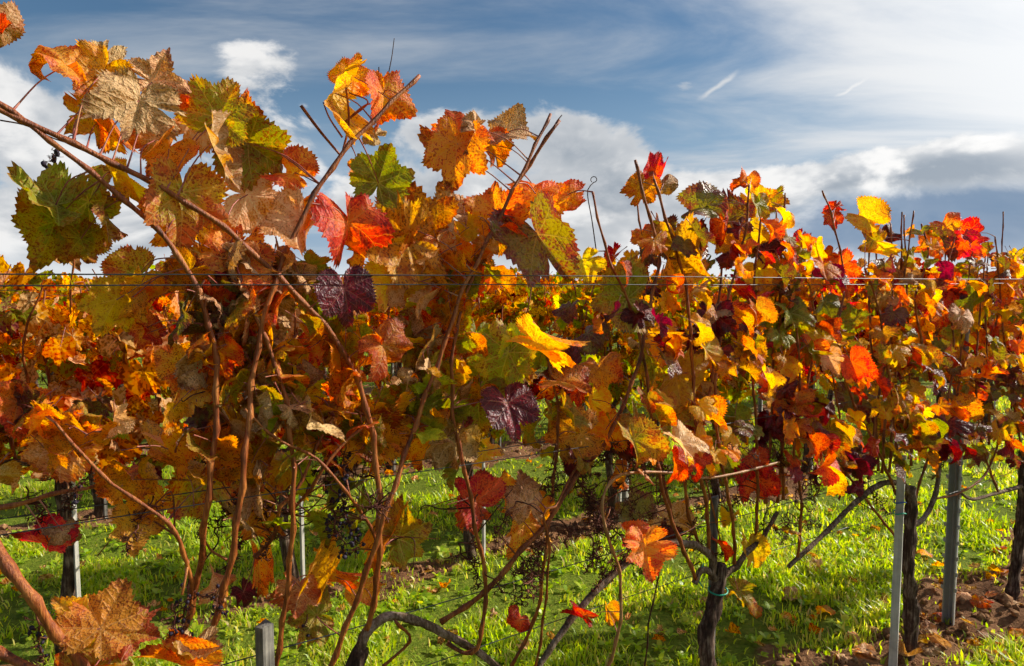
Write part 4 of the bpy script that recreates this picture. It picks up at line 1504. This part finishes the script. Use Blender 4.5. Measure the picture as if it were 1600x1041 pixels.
# ---- the leaves one can tell apart: picture x, y, width, tip direction (0 right, 90 up), kind, shape, yaw, pitch, side, depth
HAND = [
    (-6, 22, 70, 95, 'P', 'c', 40, 0, 1, 0), (4, 48, 44, 10, 'R', 'c', 0, 60, 1, 0),
    (78, 86, 118, 172, 'N', 'w', 0, 52, 1, -.02), (148, 128, 112, -115, 'D', 'w', 15, 20, 1, 0), (176, 100, 66, 5, 'T', 'd', 0, 60, 1, .03),
    (246, 112, 95, 70, 'T', 'd', 10, 10, 1, 0), (212, 178, 110, -95, 'T', 'd', -10, 10, 1, -.03), (286, 142, 84, 5, 'N', 'w', 10, 48, 1, .02),
    (350, 166, 105, 70, 'O', 'w', -10, 25, 1, 0), (300, 195, 100, 200, 'P', 'w', 20, 10, -1, .02), (392, 205, 118, 20, 'O', 'w', -15, 25, 1, .03),
    (408, 240, 120, -45, 'O', 'w', 10, -25, 1, 0), (342, 250, 140, -42, 'P', 'w', 58, 25, 1, -.04), (446, 268, 72, 165, 'N', 'c', 0, 50, 1, 0),
    (408, 308, 100, 0, 'P', 'w', 0, 45, -1, 0), (252, 248, 96, -125, 'D', 'w', 10, 10, 1, -.01), (226, 218, 74, 180, 'P', 'c', 10, 30, -1, .02),
    (128, 188, 86, -140, 'Y', 'w', 30, 10, 1, .02), (168, 205, 90, -60, 'D', 'w', 0, 15, 1, .05), (150, 160, 80, -100, 'D', 'f', 0, 10, 1, .06),
    (60, 312, 118, 185, 'G', 'w', 0, 45, 1, 0), (78, 372, 140, -105, 'O', 'f', 10, -10, -1, .02), (128, 292, 120, 115, 'O', 'w', -15, 10, 1, .02),
    (158, 352, 110, -85, 'O', 'c', 58, 0, 1, -.02), (132, 390, 90, -80, 'O', 'w', 10, 0, -1, .03),
    (285, 330, 150, -85, 'O', 'f', 0, 8, 1, -.05), (290, 365, 125, -80, 'N', 'w', 0, -20, 1, -.03), (182, 288, 70, -60, 'Y', 'c', 30, 0, 1, 0),
    (212, 312, 66, -20, 'Y', 'w', 0, 30, 1, .02), (382, 388, 135, 75, 'D', 'f', 5, 10, 1, -.02), (348, 425, 110, -60, 'P', 'w', 0, 0, 1, .02),
    (398, 425, 90, -80, 'N', 'w', 10, 0, 1, 0), (462, 362, 118, -110, 'P', 'f', 15, 5, -1, -.05), (476, 328, 84, 60, 'D', 'w', 0, 15, 1, 0),
    (548, 368, 104, -70, 'R', 'c', 25, 0, 1, -.03), (512, 168, 140, -105, 'D', 'c', 48, 0, 1, 0), (550, 106, 62, 75, 'N', 'w', 15, 0, 1, .02),
    (600, 168, 100, -75, 'N', 'w', 45, 0, 1, 0), (577, 208, 48, 160, 'T', 'd', 0, 20, 1, .05), (598, 265, 108, 72, 'G', 'f', 10, 5, 1, 0), (560, 268, 56, 130, 'N', 'w', 20, 10, 1, .05),
    (712, 248, 118, -95, 'N', 'f', 0, 5, 1, -.02), (728, 192, 110, 55, 'N', 'w', -10, 30, 1, 0), (742, 212, 74, -110, 'T', 'c', 40, 20, 1, -.04), (688, 232, 90, 140, 'O', 'w', 0, 10, 1, .05),
    (808, 205, 84, 5, 'T', 'w', 0, 55, 1, 0), (775, 240, 72, -60, 'D', 'w', 20, 10, 1, .04), (802, 350, 74, 0, 'R', 'c', -20, 20, 1, -.06), (772, 318, 96, 100, 'N', 'w', 0, 15, 1, -.02),
    (838, 285, 96, 85, 'N', 'w', 10, 15, 1, 0), (848, 330, 96, -85, 'Y', 'f', 0, 0, 1, .03), (882, 328, 92, -70, 'N', 'w', 15, -5, 1, .02), (858, 392, 160, -55, 'M', 'w', -25, 25, 1, -.10),
    (914, 424, 72, -75, 'Y', 'w', 10, 0, 1, -.03), (605, 382, 160, 190, 'D', 'w', 5, 10, 1, 0), (668, 345, 140, 35, 'D', 'w', 10, 15, -1, -.02), (700, 318, 90, 110, 'P', 'w', 0, 20, -1, 0),
    (620, 450, 120, -60, 'Y', 'w', 10, 5, 1, -.02), (650, 430, 100, -80, 'D', 'w', 10, 0, 1, 0), (542, 472, 118, -78, 'B', 'f', 8, 5, 1, -.12), (488, 532, 84, 195, 'N', 'w', 10, 10, 1, 0),
    (610, 558, 118, -55, 'N', 'w', 20, 5, 1, -.12), (470, 598, 140, 40, 'G', 'f', 5, 5, -1, .06), (425, 620, 100, 200, 'G', 'w', 0, 10, -1, .08), (172, 486, 112, -120, 'Y', 'f', 20, 5, -1, -.02), (196, 440, 120, -150, 'O', 'f', 0, 5, 1, .02),
    (205, 480, 80, -90, 'D', 'c', 50, 0, 1, -.03), (242, 520, 62, 20, 'R', 'w', 0, 30, 1, .02), (215, 515, 70, 200, 'N', 'w', 0, 25, 1, .02), (286, 592, 120, -95, 'D', 'f', 0, 5, 1, 0), (318, 555, 110, 120, 'T', 'c', 0, 15, 1, -.02),
    (372, 545, 100, 170, 'T', 'w', 10, 15, 1, .03), (390, 600, 80, -80, 'T', 'w', 20, 5, 1, .05), (80, 690, 122, 172, 'P', 'w', 0, 25, -1, -.04), (95, 715, 100, -100, 'N', 'w', 0, 10, 1, 0), (22, 650, 110, -110, 'R', 'w', 10, 10, 1, -.02),
    (40, 610, 70, 40, 'N', 'w', 0, 20, 1, .02), (188, 742, 105, 95, 'D', 'w', 25, 0, -1, -.03), (205, 835, 110, -95, 'D', 'w', 20, 0, 1, -.02), (240, 800, 80, -50, 'D', 'w', 40, 0, -1, 0), (58, 840, 104, 185, 'R', 'd', 0, 45, 1, 0), (105, 842, 84, -60, 'T', 'd', 10, 10, 1, -.01),
    (172, 955, 150, 75, 'D', 'f', 10, 15, 1, -.10), (118, 960, 110, 140, 'Y', 'w', 10, 10, 1, -.08), (140, 1030, 150, 195, 'O', 'w', 0, 40, 1, -.06), (215, 990, 90, 20, 'O', 'w', 0, 20, 1, -.06), (275, 1035, 120, 170, 'N', 'w', 0, 35, 1, -.08), (310, 1028, 90, 10, 'T', 'c', 0, 45, 1, -.10),
    (405, 805, 118, -90, 'Y', 'w', 5, 0, 1, 0), (395, 762, 100, 100, 'T', 'c', 0, 20, 1, -.02), (325, 775, 120, -90, 'O', 'w', 5, 0, -1, .08), (432, 718, 90, 160, 'Y', 'w', 10, 10, -1, .02), (515, 692, 62, 150, 'R', 'w', 0, 10, 1, -.03), (522, 722, 44, -80, 'R', 'c', 30, 0, 1, -.03),
    (550, 700, 74, 30, 'D', 'c', 10, 10, 1, 0), (612, 672, 112, -85, 'D', 'w', 5, 5, 1, 0), (640, 640, 80, 40, 'O', 'w', 0, 5, 1, .03), (640, 830, 118, 25, 'O', 'w', 10, 5, 1, 0), (600, 840, 110, -110, 'D', 'w', 0, 5, 1, .03),
    (500, 880, 110, 60, 'D', 'w', 5, 10, 1, .02), (466, 935, 96, -110, 'P', 'c', 20, 10, -1, -.04), (535, 905, 70, -20, 'N', 'w', 0, 0, 1, .02), (572, 930, 76, -60, 'N', 'w', 0, 0, 1, .03), (480, 965, 84, 190, 'O', 'w', 0, 20, 1, .02), (405, 890, 90, -90, 'D', 'w', 10, 0, 1, .06), (345, 910, 80, 70, 'P', 'c', 0, 10, 1, .05), (385, 935, 60, -70, 'B', 'c', 20, 0, 1, .06),
    (732, 772, 92, 130, 'R', 'w', 5, 5, 1, .0), (738, 815, 60, -80, 'R', 'w', 0, 0, 1, .02), (795, 768, 76, 180, 'Y', 'w', 5, 0, 1, 0), (822, 770, 100, 90, 'T', 'c', 20, 10, 1, -.03), (815, 830, 104, -105, 'D', 'c', 25, 0, 1, -.02), (845, 800, 70, -60, 'N', 'w', 20, 0, 1, 0), (765, 705, 70, 20, 'Y', 'w', 0, 5, 1, .03),
    (800, 648, 118, -80, 'B', 'f', 10, 10, 1, -.10), (785, 575, 150, -110, 'O', 'f', 5, 5, 1, .0), (748, 645, 110, -85, 'O', 'w', 5, 0, 1, .03), (722, 688, 74, -95, 'B', 'c', 20, 0, 1, .02), (852, 542, 120, -25, 'Y', 'w', 10, 20, 1, -.10), (812, 548, 100, -90, 'L', 'w', 0, 10, 1, 0),
    (690, 500, 125, -95, 'G', 'f', 5, 5, 1, .04), (672, 560, 100, -70, 'G', 'w', 5, 5, 1, .08), (740, 540, 90, -100, 'G', 'w', 5, 5, 1, .08), (932, 525, 92, -30, 'M', 'w', -20, 20, 1, -.04), (938, 588, 92, -80, 'N', 'w', -5, 10, 1, 0), (886, 490, 56, -90, 'M', 'c', -40, 20, 1, -.05), (876, 580, 84, 200, 'B', 'w', 0, 10, 1, 0),
    (896, 612, 74, -115, 'R', 'c', 40, 0, 1, -.03), (888, 682, 110, -170, 'D', 'f', 5, 5, 1, -.02), (968, 665, 92, 15, 'N', 'w', 5, 10, -1, -.03), (925, 640, 90, -80, 'Y', 'w', 5, 0, 1, .02), (1075, 596, 130, -25, 'Y', 'w', 20, 42, 1, -.06), (1045, 650, 122, -100, 'G', 'f', 5, 10, 1, .0), (1066, 620, 90, -80, 'O', 'w', 5, 10, 1, .03),
    (1042, 532, 76, -10, 'N', 'w', 0, 30, 1, -.05), (1030, 520, 70, 180, 'Y', 'w', 0, 30, 1, 0), (1118, 508, 88, -95, 'B', 'f', 5, 5, 1, -.06), (1148, 488, 78, 0, 'N', 'f', 5, 10, 1, -.03), (1062, 410, 140, -75, 'D', 'w', 5, 5, 1, -.06), (1088, 440, 100, -50, 'D', 'w', 10, 0, 1, -.03), (1040, 385, 80, 120, 'M', 'w', 0, 20, 1, 0),
    (998, 302, 72, -108, 'N', 'f', 10, 5, 1, 0), (1026, 262, 62, 70, 'R', 'c', 0, 20, 1, .0), (1034, 300, 66, -90, 'T', 'c', 30, 0, 1, -.02), (1002, 360, 46, 100, 'N', 'w', 0, 10, 1, 0), (1085, 325, 74, 170, 'M', 'c', 0, 40, 1, 0), (1098, 308, 62, 30, 'Y', 'w', 0, 45, 1, .02), (1130, 362, 80, -95, 'R', 'w', 5, 10, 1, -.03),
    (1152, 335, 92, 30, 'M', 'w', 5, 20, 1, 0), (1190, 312, 72, 20, 'Y', 'w', 0, 40, 1, .02), (1215, 318, 60, 5, 'O', 'w', 0, 45, 1, 0), (1168, 275, 36, 70, 'N', 'c', 30, 10, 1, 0), (1150, 290, 40, 180, 'R', 'c', 0, 40, 1, .02), (962, 470, 112, 190, 'G', 'w', 5, 15, 1, -.02), (978, 435, 90, 70, 'O', 'w', 5, 10, 1, .02), (1190, 430, 60, -60, 'Y', 'w', 5, 10, 1, -.03), (1205, 455, 56, -80, 'N', 'w', 10, 5, 1, -.03), (1205, 398, 56, -60, 'B', 'w', 10, 15, 1, -.04), (1175, 375, 66, -70, 'Y', 'w', 5, 10, 1, 0), (1258, 385, 60, -30, 'R', 'w', 10, 10, 1, 0),
    (1122, 715, 92, -110, 'G', 'f', -10, 10, 1, -.04), (1150, 690, 60, -60, 'M', 'c', 10, 10, 1, 0), (1010, 872, 112, -95, 'N', 'w', 30, 0, 1, -.14), (986, 838, 50, 160, 'R', 'c', 10, 20, 1, -.03), (904, 958, 54, 150, 'R', 'c', 10, 20, 1, -.02), (950, 960, 46, -90, 'Y', 'c', 20, 0, 1, .02), (1178, 868, 70, -80, 'Y', 'w', 15, 0, 1, 0), (1165, 930, 70, -60, 'O', 'c', 10, 25, 1, .03), (1182, 760, 70, -90, 'R', 'w', 25, 0, 1, .03), (1172, 715, 80, 100, 'R', 'w', 15, 0, 1, .03), (1306, 752, 56, -30, 'R', 'w', 5, 10, 1, 0), (808, 978, 56, -130, 'R', 'c', 15, 10, 1, .03), (1030, 835, 74, 150, 'B', 'w', 0, 0, 1, .12), (1060, 830, 90, -60, 'P', 'w', 5, 0, 1, .10), (985, 800, 80, 140, 'M', 'w', 0, 10, 1, .12),
    (1345, 335, 62, 130, 'Y', 'w', 0, 15, 1, 0), (1368, 332, 56, -10, 'N', 'w', 10, 20, 1, .01), (1300, 346, 44, -90, 'R', 'f', 10, 10, 1, 0), (1300, 325, 38, 170, 'R', 'c', 0, 40, 1, .01), (1358, 370, 50, 150, 'O', 'w', 10, 10, 1, 0), (1378, 392, 62, -10, 'Y', 'w', 10, 15, 1, 0), (1396, 364, 38, 20, 'B', 'c', 0, 30, 1, .02), (1316, 430, 80, -75, 'R', 'w', 5, 20, 1, -.03), (1290, 415, 60, 170, 'N', 'w', 5, 10, 1, .02), (1480, 455, 84, -10, 'R', 'f', 10, 15, 1, -.04), (1475, 345, 62, 100, 'N', 'w', 0, 15, 1, 0), (1522, 364, 50, 10, 'R', 'c', 0, 30, 1, 0), (1505, 390, 56, -100, 'R', 'w', 0, 0, 1, 0), (1432, 360, 36, 10, 'N', 'c', 0, 50, 1, 0), (1450, 385, 60, 200, 'N', 'w', 0, 10, 1, .02), (1480, 385, 60, -60, 'B', 'w', 10, 10, 1, .02),
    (1262, 555, 70, -100, 'N', 'f', 15, 5, 1, -.05), (1300, 530, 80, -40, 'Y', 'w', 5, 10, 1, -.03), (1402, 555, 70, -80, 'Y', 'c', 30, 0, 1, -.04), (1160, 565, 62, -95, 'M', 'c', -30, 20, 1, -.05), (1180, 525, 62, 10, 'M', 'w', -30, 25, 1, -.05), (1240, 495, 62, -50, 'M', 'w', -35, 30, 1, -.05), (1475, 560, 76, -50, 'M', 'w', -25, 25, 1, -.05), (1500, 545, 80, 20, 'N', 'w', 0, 10, 1, 0), (1520, 590, 70, 10, 'N', 'w', 5, 20, 1, -.03), (1500, 655, 84, -60, 'N', 'w', 5, 10, 1, -.04), (1455, 480, 60, 170, 'N', 'w', 5, 10, 1, 0), (1385, 625, 72, 20, 'Y', 'w', 10, 30, 1, -.03), (1330, 635, 80, -100, 'M', 'w', 0, 10, 1, -.02), (1225, 620, 90, 160, 'N', 'w', 0, 20, 1, -.02), (1290, 685, 84, -110, 'O', 'w', 0, 10, 1, -.03), (1322, 500, 100, 0, 'G', 'f', 5, 10, 1, 0), (1590, 660, 40, 100, 'R', 'w', 0, 0, 1, 0), (1552, 470, 70, -60, 'N', 'w', 10, 10, 1, 0), (1575, 520, 70, -80, 'R', 'w', 10, 10, 1, .02),
]


def petiole_to(leaf, base, vi, r):
    """a stalk from the leaf base to the closest cane of its vine"""
    pts = CANES[vi]
    best = min(pts, key=lambda q: (q - base).length_squared)
    if (best - base).length > .34:
        return
    mid = (best + base) / 2 + Vector((rg.gauss(0, .008), rg.gauss(0, .008), .012))
    path = spline([base, mid, best], 7)
    o = obj('petiole', mesh('petiole', *tube(path, [r * .8, r * .75, r * .75, r * .8, r * .85, r, r * 1.4], 6, False), (M_PET,)), leaf, leaf.matrix_basis.inverted())
    return o


def vine_at(P):
    """the vine whose cane comes closest"""
    bi, bd = 0, 9
    for vi in CANES:
        for q in CANES[vi][::2]:
            d = (q - P).length_squared
            if d < bd:
                bi, bd = vi, d
    return bi


for (px, py, wpx, ang, typ, shp, yaw, pit, side, dp) in HAND:
    c = at(px, py, P1 + dp + (.02 if px < 800 and py > 420 and dp > -.05 else 0))
    dep = (c - CO).dot(CF)
    size = (.90 if py < 430 and px < 960 else .80) * wpx * dep / FPX
    if shp == 'w' and rg.random() < .4:
        shp = 'c'
    v = (c - CO).normalized()
    a = R(ang)
    tip = CR * math.cos(a) + CU * math.sin(a)
    tip = (tip - v * tip.dot(v)).normalized()
    nrm = -v
    yaw += rg.gauss(0, 13)
    pit += rg.gauss(0, 13)
    rot = Matrix.Rotation(R(yaw), 3, CU) @ Matrix.Rotation(R(-pit), 3, CR)
    tip = rot @ tip
    nrm = (rot @ nrm) * side
    base = c - tip * size * .22
    vi = vine_at(c)
    lf = leaf_obj(rg.choice(NEAR[shp]), frame(tip, nrm, base, size), typ, VINES[vi], VINV[vi])
    petiole_to(lf, base, vi, .0011 + size * .004)

# ---- the rest of the near canopy grows along the canes
TOPX = [-50, 0, 150, 250, 330, 450, 600, 760, 830, 900, 950, 1000, 1080, 1200, 1250, 1300, 1345, 1400, 1440, 1520, 1560, 1600, 1700]
TOPY = [450, 450, 440, 400, 380, 370, 340, 320, 340, 405, 395, 355, 305, 300, 335, 370, 400, 385, 345, 345, 375, 375, 375]
BOTX = [-50, 0, 300, 600, 760, 900, 1000, 1200, 1400, 1600, 1700]
BOTY = [640, 670, 710, 700, 710, 725, 720, 735, 735, 700, 700]
count = {i: sum(1 for c in VINES[i].children if c.name.startswith('leaf')) for i in range(6)}


def table_for(px, py):
    if px < 420:
        return TAB_LEFT
    if px < 900:
        return TAB_MID if py > 480 else [('D', 3.6), ('N', 1.6), ('O', 2.6), ('P', 1), ('Y', 1), ('G', 1.4)]
    return TAB_RIGHT


PATCH = {}
want = {0: 70, 1: 215, 2: 260, 3: 272, 4: 280, 5: 200}
for vi in range(6):
    made, tries = 0, 0
    while made < want[vi] and tries < 9000 and count[vi] < 298:
        tries += 1
        cp = rg.choice(CANES[vi])
        sd = (rg.gauss(0, .7), rg.choice((-1, -1, 1) if vi > 1 else (1,)) * rg.uniform(.2, 1))
        L = rg.uniform(.03, .12)
        base = cp + D * sd[0] * L + NN * sd[1] * L + Vector((0, 0, rg.uniform(-.02, .05)))
        pr = project(base)
        if pr is None:
            continue
        x, y, dz = pr
        t_, b_ = np.interp(x, TOPX, TOPY), np.interp(x, BOTX, BOTY)
        if y < t_ + 12 or y > b_ + rg.gauss(0, 30):
            if not (y > b_ and y < 860 and rg.random() < .03):
                continue
        size = rg.uniform(.055, .108)
        tip, nrm = grown_leaf(rg, base, sd, size)
        cell = (vi, round(base.dot(D) / .16), round(base.z / .16))      # neighbours on a shoot turn alike
        typ = pick(rg, table_for(x, y))
        if cell in PATCH and rg.random() < .5:
            typ = PATCH[cell]
        PATCH.setdefault(cell, typ)
        lf = leaf_obj(rg.choice(NEARP[rg.choice('fwwwcc' if typ != 'T' else 'cd')]), frame(tip, nrm, base, size), typ, VINES[vi], VINV[vi])
        made += 1
        count[vi] += 1


# ------------------------------------------------------------------ grape bunches and bare stalks
def stalk_arrays(rg, length=.12, spread=.045, fine=True):
    parts = []
    main = [Vector((0, 0, 0))]
    p = Vector((0, 0, 0))
    n = 9
    for i in range(n):
        p = p + Vector((rg.gauss(0, .004), rg.gauss(0, .004), -length / n))
        main.append(p.copy())
    parts.append(tube(main, [.0020 - .0011 * i / n for i in range(n + 1)], 4, False))
    tips = []
    for i in range(2, n + 1):
        for k in range(2 + (i < 6)):
            a = rg.uniform(0, 6.28)
            l = spread * (1.15 - .8 * i / n) * rg.uniform(.6, 1.1)
            d = Vector((math.cos(a), math.sin(a), rg.uniform(-.5, .3)))
            e = main[i] + d * l
            m_ = main[i] + d * l * .5 + Vector((0, 0, -.004))
            parts.append(tube([main[i], m_, e], [.0013, .001, .0009], 4, False))
            for q in range(3):
                b = main[i].lerp(e, rg.uniform(.35, 1))
                dd = Vector((rg.gauss(0, 1), rg.gauss(0, 1), rg.gauss(-.2, .8))).normalized() * rg.uniform(.006, .012)
                parts.append(tube([b, b + dd], [.0007, .0012], 3, True))
                tips.append(b + dd)
    return merge(parts), tips


rgb = random.Random(4)
STALKS = []
for i in range(6):
    (V, F), tips = stalk_arrays(rgb, rgb.uniform(.07, .14), rgb.uniform(.025, .045))
    STALKS.append((mesh('bare_stalk', V, F, (M_STALK,)), tips))


def sphere(c, r, rg):
    V, F = [], []
    sx = [rg.uniform(.8, 1.1) for _ in range(3)]
    for j in range(1, 4):
        for i in range(7):
            a, b = 2 * PI * i / 7, PI * j / 4
            V.append(c + Vector((math.cos(a) * math.sin(b) * sx[0], math.sin(a) * math.sin(b) * sx[1], math.cos(b) * sx[2])) * r * rg.uniform(.72, 1.12))
    V += [c + Vector((0, 0, r * sx[2])), c - Vector((0, 0, r * sx[2]))]
    for i in range(7):
        k = (i + 1) % 7
        F += [(21, i, k), (i, 7 + i, 7 + k, k), (7 + i, 14 + i, 14 + k, 7 + k), (14 + i, 22, 14 + k)]
    return V, F


def stalk_part(P, vi, sc_=1.0, grapes=0, tilt=.3):
    k = rgb.randrange(6)
    me, tips = STALKS[k]
    m = Matrix.Translation(P) @ Matrix.Rotation(rgb.gauss(0, tilt), 4, 'X') @ Matrix.Rotation(rgb.gauss(0, tilt), 4, 'Y') @ Matrix.Rotation(rgb.uniform(0, 6), 4, 'Z') @ Matrix.Scale(sc_, 4)
    o = obj('bunch_stalk', me, VINES[vi], VINV[vi])
    o.matrix_basis = m
    if grapes:
        tp = rgb.sample(tips, min(grapes, len(tips)))
        V, F = merge([sphere(t, rgb.uniform(.0032, .0056) / sc_, rgb) for t in tp])
        g = obj('grapes', mesh('grapes', V, F, (M_GRAPE,)), o)
        tag(g, kind='stuff')


for (px, py, s_, g, dp) in [(515, 752, 1.25, 26, -.03), (518, 795, 1.15, 34, -.035), (296, 905, 1.0, 22, -.05), (312, 930, .8, 14, -.05), (268, 945, .9, 6, -.04), (55, 948, .9, 10, -.05), (92, 232, .45, 8, -.03),
                            (346, 485, .5, 9, -.03), (540, 690, .9, 24, .0), (1022, 448, .7, 12, -.05), (1016, 470, .6, 8, -.04), (125, 745, .6, 3, -.03), (240, 775, .8, 0, .0), (215, 820, .7, 0, -.06), (150, 720, .8, 0, 0), (85, 730, .9, 0, .03), (40, 760, .9, 0, .05),
                            (480, 960, .8, 6, .03), (500, 720, .9, 10, .0)]:
    P = at(px, py, P1 + dp)
    stalk_part(P, vine_at(P), s_, g)
# bare stalks left after the harvest, below the leaves
for k in range(85):
    px = rgb.choice((rgb.uniform(690, 1000), rgb.uniform(820, 1300), rgb.uniform(1000, 1560), rgb.uniform(820, 1000) if rgb.random() < .6 else rgb.uniform(350, 700)))
    lo = np.interp(px, [350, 700, 900, 1250, 1400, 1600], [700, 760, 690, 660, 640, 620])
    hi = np.interp(px, [350, 700, 900, 1250, 1400, 1600], [900, 920, 860, 830, 760, 740])
    P = at(px, rgb.uniform(lo, hi), P1 + rgb.uniform(-.06, .12))
    vi = vine_at(P)
    q = min(CANES[vi], key=lambda c: (c - P).length_squared)
    if (q - P).length > .10:
        P = q + (P - q).normalized() * .08
    stalk_part(P, vi, rgb.uniform(.8, 1.35), 0, .8)
    path = spline([q, (q + P) / 2 + Vector((0, 0, .008)), P], 5)
    add_tube('tendril', vi, path, [.0016] * 5, 4, M_STALK)

# ------------------------------------------------------------------ fallen leaves
rf = random.Random(31)
FL = [(1290, 960), (1340, 1002), (1362, 985), (1310, 1035), (1432, 1008), (1452, 1022), (1470, 1018), (1480, 965), (1440, 968), (1508, 930), (1540, 932), (1545, 1000), (1560, 1035), (1586, 950), (1450, 1000), (1530, 950),
      (1240, 935), (1090, 960), (1445, 870), (1560, 862), (670, 920), (770, 960), (820, 1010), (1180, 960), (1275, 890), (1570, 905), (1345, 1025), (1410, 1030), (1595, 1010), (1600, 985)]
for i, (px, py) in enumerate(FL):
    P = on_ground(px, py)
    P.z = gz(P.x, P.y) + .016
    size = rf.uniform(.07, .115)
    o = obj('fallen_leaf', rf.choice(NEAR['d' if i % 3 else 'c']))
    o.material_slots[0].link = 'OBJECT'
    o.material_slots[0].material = LT[rf.choice('TTTPPPN')]
    o.matrix_basis = frame((rf.gauss(0, 1), rf.gauss(0, 1), rf.uniform(-.1, .25)), (rf.gauss(0, .35), rf.gauss(0, .35), 1), P, size)
    soil = px > 1270
    tag(o, 'dry brown fallen leaf on the bare soil by the metal post' if soil else 'dry brown fallen leaf lying in the grass', 'fallen leaf', 'fallen leaves on the soil' if soil else 'fallen leaves in the grass')


def litter():
    nr = np.random.RandomState(8)
    P = scatter(nr, ((2.3, 5, 30), (5, 9, 14)))
    V, F, U, Q, MI, RN = [], [], [], [], [], []
    for (x, y) in P:
        s, p = x * D.x + y * D.y, x * NN.x + y * NN.y
        if rf.random() > .35 + .65 * float(soil_amount(np.array([s]), np.array([p]))[0]):
            continue
        M_ = frame((rf.gauss(0, 1), rf.gauss(0, 1), 0.1), (rf.gauss(0, .3), rf.gauss(0, .3), 1), (x, y, gz(x, y) + .02), rf.uniform(.035, .08))
        v, f, fu, fv, _ = rf.choice(LITTER)
        o = len(V)
        V.extend(M_ @ a for a in v)
        F.extend(tuple(j + o for j in g) for g in f)
        U.extend(fu)
        Q.extend(fv)
        RN.extend([rf.random()] * len(v))
        MI.extend([rf.choice((0, 0, 1, 2))] * len(f))
    me = mesh('leaf_litter', V, F, [LS['T'], LS['P'], LS['D']], True, MI)
    for un, dat in (('flat', U), ('vein', Q)):
        l = me.uv_layers.new(name=un)
        l.data.foreach_set('uv', np.array(dat, np.float32).ravel())
    a = me.attributes.new('rnd', 'FLOAT', 'POINT')
    a.data.foreach_set('value', np.array(RN, np.float32))
    tag(obj('leaf_litter', me), 'scattered small dry leaves in the grass and soil', 'leaf litter', kind='stuff')


LITTER = [leaf_arrays(rf, 10.0, rings=(0, .5, 1.0), curl=.8, dry=.5, petiole=False) for _ in range(6)]
litter()
